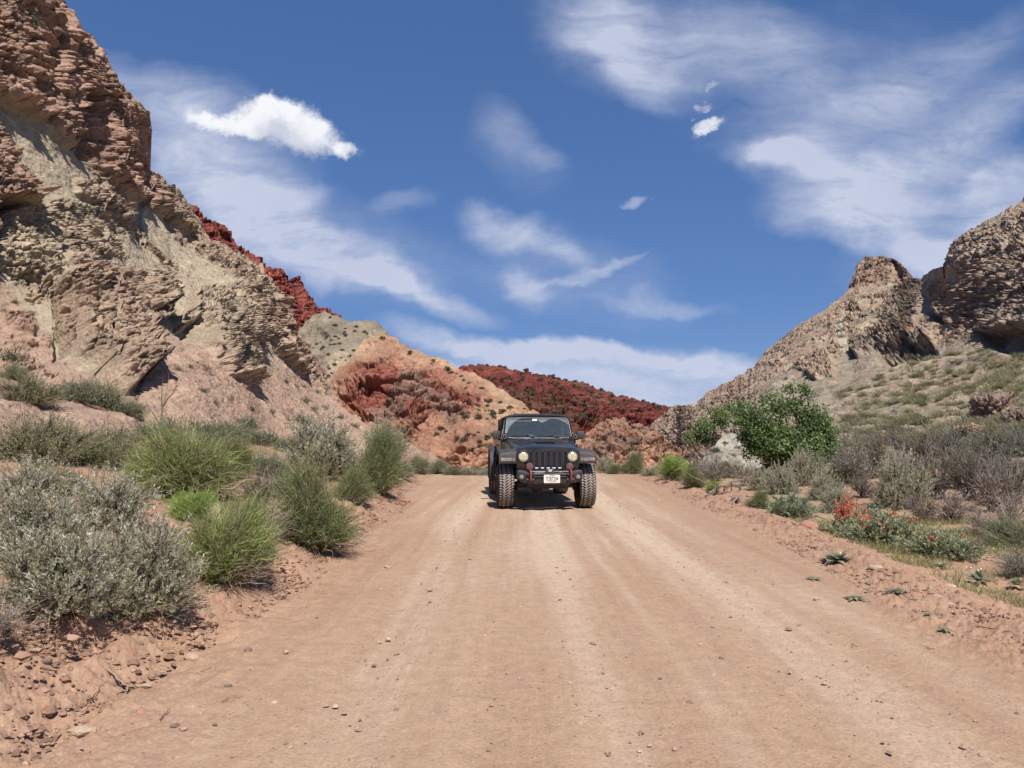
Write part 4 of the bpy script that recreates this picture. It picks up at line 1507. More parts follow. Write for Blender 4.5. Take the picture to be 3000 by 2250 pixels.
    top = [(-0.625, 0.745), (-0.60, 0.772), (-0.50, 0.765), (-0.44, 0.745), (-0.40, 0.715), (0.40, 0.715), (0.44, 0.745), (0.50, 0.765), (0.60, 0.772), (0.625, 0.745)]
    bot = [(0.615, 0.62), (0.56, 0.555), (0.42, 0.52), (-0.42, 0.52), (-0.56, 0.555), (-0.615, 0.62)]
    bm_.prism(top + bot, 'y', -0.80, -0.60, PLAST2, 0.012)
    bm_.box((0, -0.815, 0.655), (0.62, 0.04, 0.008), STEEL)
    bm_.box((0, -0.812, 0.700), (0.66, 0.03, 0.012), STEEL)
    bo = bm_.build('bumper', root, angle=40)
    sk = MB()
    sk.prism([(-0.78, 0.53), (-0.74, 0.52), (-0.42, 0.40), (-0.40, 0.50)], 'x', -0.40, 0.40, PLAST2, 0.006)
    sk.build('skid_plate', bo)
    for sx in (-1, 1):
        fg = MB()
        fg.lathe([(0.060, 0), (0.062, -.014), (0.052, -.016), (0.050, 0)], (sx * 0.535, -0.80, 0.650), 'y', DARK, 24)
        fg_o = fg.build('fog_lamp', bo)
        fl = MB()
        fl.lathe([(0.050, 0), (0.035, -.010), (0.0005, -.013)], (sx * 0.535, -0.802, 0.650), 'y', CLEARL, 24)
        fl.build('lens', fg_o)
        hk = MB()
        hx = 0.385 if sx > 0 else -0.375
        hk.tube([(hx, -0.78, 0.775), (hx, -0.90, 0.77), (hx, -0.935, 0.735), (hx, -0.94, 0.65), (hx, -0.93, 0.60), (hx, -0.89, 0.57), (hx, -0.80, 0.575)], 0.018, REDM, 10)
        hk.build('tow_hook', bo)
        hb_ = MB()
        hb_.box((hx, -0.825, 0.70), (0.15, 0.05, 0.05), PLAST2, bev=0.012)
        hb_.box((hx, -0.825, 0.60), (0.15, 0.05, 0.06), PLAST2, bev=0.012)
        hb_.box((hx - .06, -0.845, 0.60), (0.02, 0.03, 0.02), STEEL, bev=0.003)
        hb_.box((hx + .06, -0.845, 0.60), (0.02, 0.03, 0.02), STEEL, bev=0.003)
        hb_.build('hook_mount', bo)
        al = MB()
        al.lathe([(0.078, 0.06), (0.080, 0.0), (0.074, -.012), (0.070, 0.0)], (hx, -0.74, 0.845), 'y', DARK, 28)
        al.lathe([(0.0005, 0.08), (0.05, 0.08), (0.079, 0.06)], (hx, -0.74, 0.845), 'y', DARK, 28)
        al.box((hx, -0.70, 0.775), (0.04, 0.03, 0.06), DARK)
        al_o = al.build('driving_lamp', bo)
        ll = MB()
        ll.lathe([(0.071, 0), (0.05, -.010), (0.0005, -.014)], (hx, -0.742, 0.845), 'y', REDL, 28)
        for q in range(5):
            a = q * 2 * math.pi / 5 + .3
            ll.box((hx + .038 * math.cos(a), -0.756, 0.845 + .038 * math.sin(a)), (0.05, 0.004, 0.006), STEEL, rot=(0, -a, 0))
        ll.build('lens', al_o)
    wn = MB()
    wn.prism([(-0.095, 0.70), (-0.07, 0.785), (-0.045, 0.80), (0.045, 0.80), (0.07, 0.785), (0.095, 0.70)], 'y', -0.82, -0.70, PLAST, 0.010)
    wn.tube([(-0.36, -0.74, 0.742), (0.36, -0.74, 0.742)], 0.013, STEEL, 8)
    wn_o = wn.build('winch_cover', bo)
    em = MB()
    em.prism([(-0.040, 0.782), (-0.026, 0.745), (0.026, 0.745), (0.040, 0.782)], 'y', -0.820, -0.828, WHITEP, 0.003)
    em.prism([(-0.028, 0.776), (-0.027, 0.771), (0.027, 0.771), (0.028, 0.776)], 'y', -0.828, -0.830, PLAST)
    em.build('emblem', wn_o)
    rp = MB()
    rp.tube([(-0.30, -0.78, 0.722), (-0.18, -0.80, 0.728), (-0.10, -0.80, 0.722)], 0.008, CHROME, 6)
    rp.build('winch_rope', bo)
    rp = MB()
    rp.box((0.20, -0.80, 0.742), (0.09, 0.03, 0.02), CHROME, bev=0.006)
    rp.build('winch_hook', bo)
    # ---- number plate
    pl = MB()
    pl.prism(round_rect(0.305, 0.153, 0.012, 3, 0.03, 0.612), 'y', -0.850, -0.854, WHITEP)
    po = pl.build('number_plate', root)

    def text(s_, name, size, x, z, sxs, m, parent, y=-0.8555):
        cu = bpy.data.curves.new(name, 'FONT')
        cu.body = s_
        cu.size = size
        cu.align_x = 'CENTER'
        cu.align_y = 'CENTER'
        cu.extrude = 0.0006
        cu.offset = size * 0.008
        tmp = bpy.data.objects.new(name, cu)
        COL.objects.link(tmp)
        dg = bpy.context.evaluated_depsgraph_get()
        me = bpy.data.meshes.new_from_object(tmp.evaluated_get(dg))
        bpy.data.objects.remove(tmp)
        me.materials.clear()
        me.materials.append(m)
        o = link(name, me, parent, (x, y, z), (math.pi / 2, 0, 0), (sxs, 1, 1))
        return o
    text('7DB7204', 'plate_number', 0.105, 0.03, 0.611, 0.60, BLACKP, po)
    text('Maryland', 'plate_state', 0.026, 0.03, 0.674, 0.95, BLACKP, po)
    fl = MB()
    rnd = random.Random(4)
    for k in range(16):
        x = -0.035 + 0.13 * k / 15
        fl.box((x, -0.8545, 0.556 + rnd.uniform(-.004, .006)), (0.012, 0.001, rnd.uniform(.006, .016)), GOLDP if k % 3 else BLACKP)
    for x in (-0.065, 0.098, 0.145):
        fl.box((x, -0.8545, 0.555), (0.012, 0.001, 0.013), BLACKP)
    fl.box((0.04, -0.8541, 0.5545), (0.225, 0.0008, 0.004), GOLDP)
    fl.build('plate_flag', po, smooth=False)
    # ---- door mirrors
    for sx in (-1, 1):
        mm_ = MB()
        mm_.box((sx * 0.905, 1.12, 1.425), (0.165, 0.10, 0.18), PLAST, bev=0.028)
        mm_.tube([(sx * 0.80, 1.22, 1.33), (sx * 0.86, 1.16, 1.345), (sx * 0.885, 1.13, 1.38)], 0.024, PLAST, 8)
        mo = mm_.build('door_mirror', root)
        mg = MB()
        mg.box((sx * 0.905, 1.173, 1.425), (0.135, 0.004, 0.15), CHROME)
        mg.build('mirror_glass', mo)
    # ---- pillar spot lamps
    for sx in (-1, 1):
        al = MB()
        cx_ = -0.735 if sx < 0 else 0.775
        al.lathe([(0.0005, 0.07), (0.05, 0.065), (0.068, 0.04), (0.070, -0.01), (0.060, -.014), (0.060, 0)], (cx_, 0.98, 1.40), 'y', DARK, 28)
        al.tube([(cx_, 1.0, 1.34), (cx_ * .98, 1.05, 1.28)], 0.014, DARK, 6)
        ao = al.build('pillar_lamp', root)
        ll = MB()
        ll.lathe([(0.060, 0), (0.045, -.008), (0.0005, -.011)], (cx_, 0.982, 1.40), 'y', CLEARL, 28)
        for q in range(3):
            a = q * math.pi / 3 + .2
            ll.box((cx_, 0.968, 1.40), (0.11, 0.004, 0.012), DARK, rot=(0, a, 0))
        ll.build('lens', ao)
    # antenna and cowl pieces
    cw = MB()
    cw.box((0, 0.985, 1.328), (1.28, 0.12, 0.012), DARK, rot=(R(20), 0, 0))
    cw.box((-0.28, 0.965, 1.345), (0.10, 0.03, 0.018), CHROME, bev=.006)
    cw.box((-0.19, 0.965, 1.345), (0.05, 0.03, 0.018), CHROME, bev=.006)
    cw.tube([(-0.55, 1.0, 1.352), (-0.02, 1.0, 1.352)], 0.008, STEEL, 6)
    cw.tube([(0.02, 1.0, 1.352), (0.5, 1.0, 1.352)], 0.008, STEEL, 6)
    cw.box((0.66, 1.0, 1.36), (0.035, 0.04, 0.10), DARK, bev=.008)
    cw.build('cowl_vent', root)
    # ---- cabin
    ds = MB()
    ds.prism([(1.20, 1.20), (1.22, 1.355), (1.45, 1.385), (1.62, 1.33), (1.62, 1.1)], 'x', -0.68, 0.68, PLAST, 0.02)
    ds.prism([(1.36, 1.38), (1.42, 1.43), (1.60, 1.42), (1.62, 1.36)], 'x', 0.20, 0.56, PLAST, 0.02)
    ds.box((-0.12, 1.33, 1.40), (0.16, 0.10, 0.03), WHITEP, rot=(0, R(18), R(20)))
    ds.box((0.12, 1.34, 1.385), (0.34, 0.05, 0.018), CHROME)
    ds.build('dashboard', root)
    sw_ = MB()
    M0 = Matrix.Translation((0.38, 1.72, 1.36)) @ Matrix.Rotation(R(65), 4, 'X')
    for k in range(24):
        a, a2 = 2 * math.pi * k / 24, 2 * math.pi * (k + 1) / 24
        sw_.tube([M0 @ Vector((.19 * math.cos(a), .19 * math.sin(a), 0)), M0 @ Vector((.19 * math.cos(a2), .19 * math.sin(a2), 0))], 0.014, DARK, 6)
    sw_.box((0.38, 1.72, 1.36), (0.34, 0.03, 0.05), DARK)
    sw_.build('steering_wheel', root)
    for x in (-0.38, 0.38):
        s1 = MB()
        s1.box((x, 2.10, 1.25), (0.50, 0.14, 0.62), SEATM, rot=(R(-12), 0, 0), bev=0.05)
        s1.box((x, 1.90, 0.98), (0.52, 0.50, 0.14), SEATM, bev=0.04)
        s1.box((x, 2.18, 1.63), (0.26, 0.10, 0.17), SEATM, bev=0.04)
        s1.build('seat', root)
    s1 = MB()
    s1.box((0, 2.90, 1.25), (1.2, 0.14, 0.6), SEATM, bev=0.05)
    for x in (-0.4, 0.4):
        s1.box((x, 2.92, 1.60), (0.24, 0.10, 0.13), SEATM, bev=0.03)
    s1.build('rear_bench', root)
    rm = MB()
    rm.box((0.0, 1.40, 1.735), (0.24, 0.03, 0.065), DARK, bev=0.012)
    rm.tube([(0, 1.42, 1.74), (0, 1.41, 1.79)], 0.01, DARK, 6)
    rm.build('cabin_mirror', root)
    tg = MB()
    q = ws(-0.06, 0.86)
    tg.box((q[0], q[1] - .012, q[2]), (0.095, 0.004, 0.040), WHITEP, rot=(R(-32), 0, 0))
    tg.build('windscreen_tag', root)
    # ---- chassis
    ch = MB()
    for x in (-0.40, 0.40):
        ch.box((x, 2.0, 0.58), (0.09, 5.2, 0.14), DARK)
    ch.tube([(-0.70, 0, 0.43), (0.70, 0, 0.43)], 0.045, STEEL_D, 10)
    ch.tube([(-0.70, 3.49, 0.43), (0.70, 3.49, 0.43)], 0.045, STEEL_D, 10)
    ch.lathe([(0.0005, -.14), (0.08, -.13), (0.125, -.04), (0.125, .04), (0.08, .13), (0.0005, .15)], (-0.16, 0, 0.42), 'y', STEEL_D, 20)
    ch.lathe([(0.0005, -.14), (0.08, -.13), (0.13, -.04), (0.13, .04), (0.08, .13), (0.0005, .15)], (0.0, 3.49, 0.42), 'y', STEEL_D, 20)
    ch.tube([(-0.62, -0.16, 0.47), (0.60, -0.16, 0.44)], 0.020, STEEL_D, 8)
    ch.tube([(-0.55, -0.22, 0.50), (0.10, -0.22, 0.47)], 0.030, STEEL_D, 8)
    for x in (-0.50, 0.50):
        ch.tube([(x, 0.05, 0.45), (x * 1.02, 0.05, 1.0)], 0.055, DARK, 10)
        ch.tube([(x, 0.02, 0.42), (x * .9, 0.85, 0.52)], 0.028, STEEL_D, 8)
        ch.tube([(x * 1.1, 3.35, 0.42), (x, 3.2, 0.9)], 0.03, DARK, 8)
    ch.box((0, 0.6, 0.45), (0.6, 0.8, 0.08), DARK, bev=0.02)
    ch.box((0.1, 1.9, 0.45), (0.5, 1.2, 0.10), DARK, bev=0.02)
    for sx in (-1, 1):
        ch.box((sx * 0.60, -0.02, 0.43), (0.10, 0.12, 0.18), DARK, bev=0.02)
    ch.build('chassis', root)
    make_wheel(root, -1, -0.795, 0, steer=R(1))
    make_wheel(root, 1, 0.795, 0, steer=R(1))
    make_wheel(root, -1, -0.795, 3.49)
    make_wheel(root, 1, 0.795, 3.49)
    return root


RIMM = simple('slot_rim', (0.07, 0.07, 0.085), 0.3, 0.3, 0.5)
STEEL_D = simple('chassis_steel', (0.03, 0.028, 0.027), 0.7, 0.2, dust=0.3)
GLOWW = simple('pale_lens', (0.80, 0.80, 0.82), 0.3)
GLASS_W = glass_mat('windscreen_glass', (0.45, 0.60, 0.60), [(-0.10 - 0.12, 1.33, 0.47), (0.36, 1.33, 0.44)])
GLASS_S = glass_mat('window_glass', (0.25, 0.30, 0.30), None)
PICKUP = make_pickup()


# ================================================================== PLANTS
def leaf_mat(name, trans=0.35, rough=0.6, gain=1.0):
    m, t, p = mat(name)
    outn = [n for n in t.n if n.type == 'OUTPUT_MATERIAL'][0]
    a = t.new('ShaderNodeAttribute', attribute_name='Col').outputs['Color']
    p.inputs['Roughness'].default_value = rough
    p.inputs['Specular IOR Level'].default_value = 0.25
    t.l.new(a, p.inputs['Base Color'])
    tr = t.new('ShaderNodeBsdfTranslucent')
    t.l.new(a, tr.inputs[0])
    mx = t.new('ShaderNodeMixShader')
    mx.inputs[0].default_value = trans
    t.l.new(p.outputs[0], mx.inputs[1])
    t.l.new(tr.outputs[0], mx.inputs[2])
    t.l.new(mx.outputs[0], outn.inputs[0])
    return m


M_LEAF = leaf_mat('leaves', 0.45)
M_WOOD = leaf_mat('dry_wood', 0.0, 0.9)


def unit(v):
    return v / (np.linalg.norm(v, axis=-1, keepdims=True) + 1e-9)


def ribbons(paths, widths, rng, colors, side=None):
    """paths (n,k,3); widths (n,k) half widths; colors (n,k,3) -> V, F, C"""
    n, k, _ = paths.shape
    tng = unit(np.gradient(paths, axis=1))
    if side is None:
        rv = unit(rng.normal(size=(n, 1, 3)))
    else:
        rv = side[:, None, :]
    sd_ = unit(np.cross(tng, rv))
    V = np.stack([paths - sd_ * widths[..., None], paths + sd_ * widths[..., None]], 2)      # n,k,2,3
    idx = np.arange(n * k * 2).reshape(n, k, 2)
    Fc = np.stack([idx[:, :-1, 0], idx[:, :-1, 1], idx[:, 1:, 1], idx[:, 1:, 0]], -1).reshape(-1, 4)
    C = np.repeat(colors[:, :, None, :], 2, 2)
    return V.reshape(-1, 3), Fc, C.reshape(-1, 3)


def tubes3(paths, radii, rng, colors):
    n, k, _ = paths.shape
    tng = unit(np.gradient(paths, axis=1))
    rv = unit(rng.normal(size=(n, 1, 3)))
    a = unit(np.cross(tng, rv))
    b = np.cross(tng, a)
    V = []
    for q in range(4):
        t = 2 * math.pi * q / 4
        V.append(paths + (a * math.cos(t) + b * math.sin(t)) * radii[..., None])
    V = np.stack(V, 2)
    idx = np.arange(n * k * 4).reshape(n, k, 4)
    Fc = []
    for q in range(4):
        r = (q + 1) % 4
        Fc.append(np.stack([idx[:, :-1, q], idx[:, :-1, r], idx[:, 1:, r], idx[:, 1:, q]], -1).reshape(-1, 4))
    C = np.repeat(colors[:, :, None, :], 4, 2)
    return V.reshape(-1, 3), np.concatenate(Fc), C.reshape(-1, 3)


def leaves(P, Dr, L, W, rng, C, bend=0.25):
    """a two-quad pointed leaf at each point"""
    n = len(P)
    s = unit(np.cross(Dr, unit(rng.normal(size=(n, 3)))))
    nn = np.cross(s, Dr)
    L = L[:, None]; W = W[:, None]
    p0 = P
    m1 = P + Dr * L * 0.55 + s * W
    m2 = P + Dr * L * 0.55 - s * W
    tip = P + Dr * L + nn * L * bend * rng.uniform(-1, 1, (n, 1))
    V = np.stack([p0, m1, tip, m2], 1)
    idx = np.arange(n * 4).reshape(n, 4)
    return V.reshape(-1, 3), idx, np.repeat(C[:, None, :], 4, 1).reshape(-1, 3)


def merge(parts):
    V, Fc, C, b = [], [], [], 0
    for v, f, c in parts:
        V.append(v); Fc.append(f + b); C.append(c); b += len(v)
    return np.concatenate(V), np.concatenate(Fc), np.concatenate(C)


def pal(rng, n, cols, jit=0.15):
    cols = np.array(cols)
    i = rng.integers(0, len(cols), n)
    return np.clip(cols[i] * (1 + jit * rng.normal(size=(n, 1))), 0.004, 0.9)


def S(r, g, b, k=1 / 1.22):
    c = srgb(r, g, b)
    return lerp(c, c.mean() * np.array([1.06, 1.0, .90]), .10) * k


def curve_paths(base, tip, k, rng, sag=0.1, wob=0.03):
    n = len(base)
    t = np.linspace(0, 1, k)[None, :, None]
    H = np.linalg.norm(tip - base, axis=-1)[:, None, None]
    mid = (base + tip) / 2 + np.stack([tip[:, 0] * 0 , tip[:, 1] * 0, H[:, 0, 0] * sag], -1)
    P = base[:, None] * (1 - t) ** 2 + mid[:, None] * 2 * t * (1 - t) + tip[:, None] * t * t
    nz = rng.normal(size=(n, k, 3)) * wob * H
    nz[:, 0] = 0
    return P + nz


def dome(n, rng, rx, rz, low=0.05, shell=0.55):
    """points of an uneven dome of radius rx and height rz"""
    a = rng.uniform(0, 2 * math.pi, n)
    u = rng.uniform(low, 1, n) ** 0.8
    el = np.arcsin(u)
    r = rng.uniform(shell, 1.0, n)
    ph = rng.uniform(0, 6.28, 3)
    lob = 0.80 + 0.16 * np.sin(a * 3 + ph[0]) + 0.12 * np.sin(a * 5 + el * 4 + ph[1]) + 0.10 * np.sin(el * 7 + a * 2 + ph[2])
    return np.stack([np.cos(a) * np.cos(el) * rx * r * lob, np.sin(a) * np.cos(el) * rx * r * lob, np.sin(el) * rz * r * lob + rz * .05], -1)


def make_sage(seed, n_cl=900, n_leaf=13, rx=0.75, rz=0.95, cols=None, wood=None, leafL=0.040, skirt=130, leafW=0.0056, shell=.5):
    """a clumpy silver shrub on crooked dark stems"""
    rng = np.random.default_rng(seed)
    cols = cols or [S(176, 184, 166), S(160, 172, 156), S(190, 196, 180), S(140, 152, 132), S(150, 160, 130)]
    wood = wood or [S(110, 96, 84), S(84, 72, 64), S(140, 124, 108)]
    # main limbs with bunches at the end
    nb = 34
    hub = dome(nb, rng, rx * .82, rz * .82, 0.12, 0.6)
    base = rng.normal(size=(nb, 3)) * [0.06, 0.06, 0.0]
    P = curve_paths(base, hub, 7, rng, 0.0, 0.035)
    rad = np.linspace(0.020, 0.006, 7)[None] * rng.uniform(.6, 1.2, (nb, 1)) * rx / .75
    woodp = [tubes3(P, rad, rng, np.repeat(pal(rng, nb, wood)[:, None], 7, 1))]
    # twig positions clustered round the limb ends
    cl = hub[rng.integers(0, nb, n_cl)] + rng.normal(size=(n_cl, 3)) * np.array([rx * .17, rx * .17, rz * .13])
    extra = dome(n_cl // 4, rng, rx, rz, 0.03, shell)
    cl = np.concatenate([cl, extra])
    cl[:, 2] = np.maximum(cl[:, 2], 0.05)
    n = len(cl)
    o = hub[np.argmin(((cl[:, None] - hub[None]) ** 2).sum(-1), 1)] * 0.72
    TP = curve_paths(o, cl, 4, rng, 0.05, 0.05)
    woodp.append(ribbons(TP, np.broadcast_to(np.linspace(.004, .0018, 4), (n, 4)), rng, np.repeat(pal(rng, n, wood)[:, None], 4, 1)))
    # dead skirt
    if skirt:
        a = rng.uniform(0, 2 * math.pi, skirt)
        tip = np.stack([np.cos(a), np.sin(a), a * 0], -1) * rng.uniform(.45, .95, (skirt, 1)) * rx
        tip[:, 2] = rng.uniform(-0.03, 0.22, skirt) * rz
        b0 = tip * [0.25, 0.25, 0.5]
        woodp.append(ribbons(curve_paths(b0, tip, 5, rng, 0.1, 0.06), np.broadcast_to(np.linspace(.004, .0015, 5), (skirt, 5)), rng, np.repeat(pal(rng, skirt, [S(170, 150, 130), S(130, 112, 98)])[:, None], 5, 1)))
    ax = unit(cl - o + np.array([0, 0, 0.25]) * rx)
    tt = rng.uniform(0, 1, (n, n_leaf))
    LP = (cl[:, None] - ax[:, None] * (1 - tt[..., None]) * 0.11 * rx / .75)
    LD = unit(ax[:, None] * 0.95 + unit(rng.normal(size=(n, n_leaf, 3))) * 0.75)
    cc = pal(rng, n, cols, .08)[:, None] * (1 + 0.14 * rng.normal(size=(n, n_leaf, 1)))
    m = n * n_leaf
    LV = leaves(LP.reshape(-1, 3), LD.reshape(-1, 3), rng.uniform(.7, 1.25, m) * leafL, rng.uniform(.8, 1.2, m) * leafW, rng, np.clip(cc, .01, .9).reshape(-1, 3))
    return LV, merge(woodp)


def make_broom(seed, n=3000, rx=0.55, rz=0.7, cols=None, lean=(0, 0), dry=0.18, width=0.0028, skirt=260):
    """a dense green bush of thin upright stems"""
    rng = np.random.default_rng(seed)
    cols = cols or [S(122, 148, 74), S(104, 132, 62), S(142, 162, 92), S(92, 116, 60)]
    tan = [S(176, 156, 122), S(150, 130, 104), S(190, 172, 140)]
    nc = 15
    hub = dome(nc, rng, rx * .80, rz * .86, 0.10, 0.55)
    q = rng.integers(0, nc, n)
    tip = hub[q] + rng.normal(size=(n, 3)) * np.array([rx * .20, rx * .20, rz * .17])
    wild = rng.uniform(size=n) < .10
    tip[wild] *= rng.uniform(1.05, 1.30, (int(wild.sum()), 1))
    tip[:, 2] = np.maximum(tip[:, 2], rng.uniform(.02, .2, n) * rz)
    tip[:, 0] += lean[0] * tip[:, 2]
    tip[:, 1] += lean[1] * tip[:, 2]
    inner = hub[q] * rng.uniform(.25, .72, (n, 1)) + rng.normal(size=(n, 3)) * np.array([.06, .06, .04])
    b0 = np.where((rng.uniform(size=n) < .22)[:, None], hub[q] * np.array([0.30, 0.30, 0.0]) + rng.normal(size=(n, 3)) * np.array([.05, .05, 0.0]), inner)
    tip[:, 2] = np.maximum(tip[:, 2], b0[:, 2] + .02)
    k = 5
    P = curve_paths(b0, tip, k, rng, 0.12, 0.035)
    c = pal(rng, n, cols)
    dm = rng.uniform(size=n) < dry
    c[dm] = pal(rng, int(dm.sum()), tan)
    t = np.linspace(0, 1, k)[None, :, None]
    low = pal(rng, n, [S(140, 130, 92), S(118, 124, 76)])
    CC = low[:, None] * (1 - sstep(0.1, 0.5, t)) + c[:, None] * sstep(0.1, 0.5, t)
    start = np.full(n, 0.0)
    fol = [ribbons(P, np.broadcast_to(np.array([.7, 1, 1, .8, .25]) * width, (n, k)), rng, CC)]
    # side leaves on the upper half
    m = n * 3
    i = rng.integers(0, n, m)
    u = rng.uniform(0.5, 1, m)
    f = u * (k - 1)
    j = np.minimum(f.astype(int), k - 2)
    pos = P[i, j] + (P[i, j + 1] - P[i, j]) * (f - j)[:, None]
    dr = unit(unit(tip[i] - b0[i]) + unit(rng.normal(size=(m, 3))) * .85)
    fol.append(leaves(pos, dr, rng.uniform(.03, .065, m) * rz / .7, np.full(m, width * .8), rng, np.clip(c[i] * (1 + .1 * rng.normal(size=(m, 1))), .01, .9)))
    # grey litter round the foot
    a = rng.uniform(0, 2 * math.pi, skirt)
    tp = np.stack([np.cos(a), np.sin(a), a * 0], -1) * rng.uniform(.4, 1.0, (skirt, 1)) * rx
    tp[:, 2] = rng.uniform(-0.02, 0.30, skirt) * rz
    wd = ribbons(curve_paths(tp * [.15, .15, 0], tp, 5, rng, 0.12, 0.05), np.broadcast_to(np.linspace(.0034, .0014, 5), (skirt, 5)), rng, np.repeat(pal(rng, skirt, [S(184, 166, 142), S(140, 120, 102), S(110, 94, 80)])[:, None], 5, 1))
    return merge(fol), wd


def make_twiggy(seed, rx=0.6, rz=0.8, n1=26, n2=150, n3=900, cols=None, fol=0, fcols=None):
    """a bare grey bush, every stem forking twice"""
    rng = np.random.default_rng(seed)
    cols = cols or [S(150, 134, 124), S(128, 112, 104), S(170, 154, 142), S(104, 90, 82)]
    t1 = dome(n1, rng, rx * .7, rz * .75, .2, .6)
    P1 = curve_paths(rng.normal(size=(n1, 3)) * [.05, .05, 0], t1, 6, rng, .02, .05)
    w = [tubes3(P1, np.broadcast_to(np.linspace(.013, .005, 6), (n1, 6)), rng, np.repeat(pal(rng, n1, cols)[:, None], 6, 1))]
    i = rng.integers(0, n1, n2)
    j = rng.integers(2, 6, n2)
    b2 = P1[i, j]
    t2 = b2 + unit(unit(t1[i]) + rng.normal(size=(n2, 3)) * .45) * rng.uniform(.18, .40, (n2, 1)) * rz
    t2[:, 2] = np.maximum(t2[:, 2], .03)
    P2 = curve_paths(b2, t2, 5, rng, .02, .05)
    w.append(tubes3(P2, np.broadcast_to(np.linspace(.0055, .0025, 5), (n2, 5)), rng, np.repeat(pal(rng, n2, cols)[:, None], 5, 1)))
    i = rng.integers(0, n2, n3)
    j = rng.integers(1, 5, n3)
    b3 = P2[i, j]
    t3 = b3 + unit(unit(t2[i] - b2[i]) + rng.normal(size=(n3, 3)) * .5) * rng.uniform(.08, .22, (n3, 1)) * rz
    w.append(ribbons(curve_paths(b3, t3, 4, rng, .0, .05), np.broadcast_to(np.linspace(.003, .0012, 4), (n3, 4)), rng, np.repeat(pal(rng, n3, cols)[:, None], 4, 1)))
    wood = merge(w)
    f = None
    if fol:
        i = rng.integers(0, n3, fol)
        q = b3[i] + (t3[i] - b3[i]) * rng.uniform(0.2, 1, (fol, 1))
        f = leaves(q, unit(unit(t3[i] - b3[i]) + rng.normal(size=(fol, 3)) * .5), rng.uniform(.018, .04, fol), np.full(fol, .004), rng, pal(rng, fol, fcols or [S(140, 144, 118), S(122, 128, 100)]))
    return f, wood


def make_tuft(seed, n=170, rx=0.42, rz=0.5, cols=None, lean=(-.35, -.15), width=.004):
    rng = np.random.default_rng(seed)
    cols = cols or [S(196, 186, 146), S(176, 172, 126), S(210, 198, 166), S(154, 156, 110)]
    a = rng.uniform(0, 2 * math.pi, n)
    r = np.sqrt(rng.uniform(0, 1, n))
    b0 = np.stack([np.cos(a) * r * rx * .45, np.sin(a) * r * rx * .45, a * 0 - .03], -1)
    tip = b0 * 1.8 + np.stack([rng.normal(size=n) * .1, rng.normal(size=n) * .1, rng.uniform(.45, 1, n) * rz], -1)
    tip[:, 0] += lean[0] * tip[:, 2]
    tip[:, 1] += lean[1] * tip[:, 2]
    P = curve_paths(b0, tip, 4, rng, .15, .02)
    c = pal(rng, n, cols)
    CC = np.repeat(c[:, None], 4, 1) * np.array([.8, .95, 1, 1.05])[None, :, None]
    return ribbons(P, np.broadcast_to(np.array([1, 1, .8, .2]) * width, (n, 4)), rng, CC)


def make_bushlet(seed, n=260, rx=.5, rz=.45, cols=None, L=.09, W=.022):
    """a far-off low shrub: leafy clumps in an uneven dome"""
    rng = np.random.default_rng(seed)
    cols = cols or [S(112, 118, 88), S(92, 100, 74), S(132, 134, 104)]
    P = dome(n, rng, rx, rz, 0.02, .35)
    return leaves(P, unit(P + rng.normal(size=(n, 3)) * .3), rng.uniform(.7, 1.3, n) * L, rng.uniform(.7, 1.3, n) * W, rng, pal(rng, n, cols))


def mesh_of(name, data, m, smooth=False):
    V, Fc, C = data
    return np_mesh(name, V, Fc, [m], smooth, C)


PROTO = {}


def proto(key, leafdata, wooddata, fname='foliage', wname='branches'):
    PROTO[key] = (mesh_of(key + '_' + fname, leafdata, M_LEAF) if leafdata is not None else None,
                  mesh_of(key + '_' + wname, wooddata, M_WOOD) if wooddata is not None else None, fname, wname)


USED = {}


def plant(kind, name, x, y, z, sc, label, cat, group=None, rz=0.0, scz=None, tilt=(0, 0)):
    """an Empty at the foot, foliage and branches as its parts"""
    e = empty(name, (x, y, z))
    e.rotation_euler = (tilt[0], tilt[1], rz)
    e.scale = (sc, sc, scz or sc)
    tag(e, label, cat, group)
    f, b, fn_, bn = PROTO[kind]
    if f is not None: link(fn_, f, e)
    if b is not None: link(bn, b, e)
    return e


def single(me, name, loc, sc, label, cat, group=None, rz=0.0, tilt=(0, 0), scz=None):
    o = link(name, me, None, loc, (tilt[0], tilt[1], rz), (sc, sc, scz or sc))
    tag(o, label, cat, group)
    return o


SILV = [S(218, 216, 188), S(202, 202, 172), S(228, 224, 202), S(184, 184, 152), S(194, 188, 144)]
OLV = [S(186, 186, 142), S(168, 172, 126), S(202, 198, 156), S(150, 154, 114), S(204, 194, 136)]
GRG = [S(170, 176, 140), S(152, 160, 124), S(188, 190, 154), S(134, 142, 108)]
proto('sage_a', *make_sage(1, 1500, 13, .78, .98, SILV))
proto('sage_b', *make_sage(2, 1100, 13, .70, .92, SILV))
proto('sage_c', *make_sage(3, 600, 12, .70, .80, SILV, leafL=.045, leafW=.006))
proto('olive_a', *make_sage(4, 1100, 11, .80, .75, OLV, leafL=.03, leafW=.005))
proto('olive_b', *make_sage(5, 700, 12, .70, .62, GRG, leafL=.035, leafW=.006))
proto('leafy', *make_sage(6, 420, 12, .60, .62, [S(172, 184, 148), S(188, 198, 164), S(152, 166, 128)], leafL=.075, leafW=.010, skirt=60))
GRN = [S(182, 198, 110), S(158, 178, 94), S(186, 198, 126), S(126, 146, 80), S(196, 186, 138)]
GRN2 = [S(152, 166, 104), S(132, 148, 90), S(170, 178, 120), S(112, 130, 76), S(176, 166, 124)]
proto('broom_a', *make_broom(11, 5200, .62, .74, GRN, (.12, -.05), .20))
proto('broom_b', *make_broom(12, 5000, .58, .72, GRN2, (.06, -.08), .12))
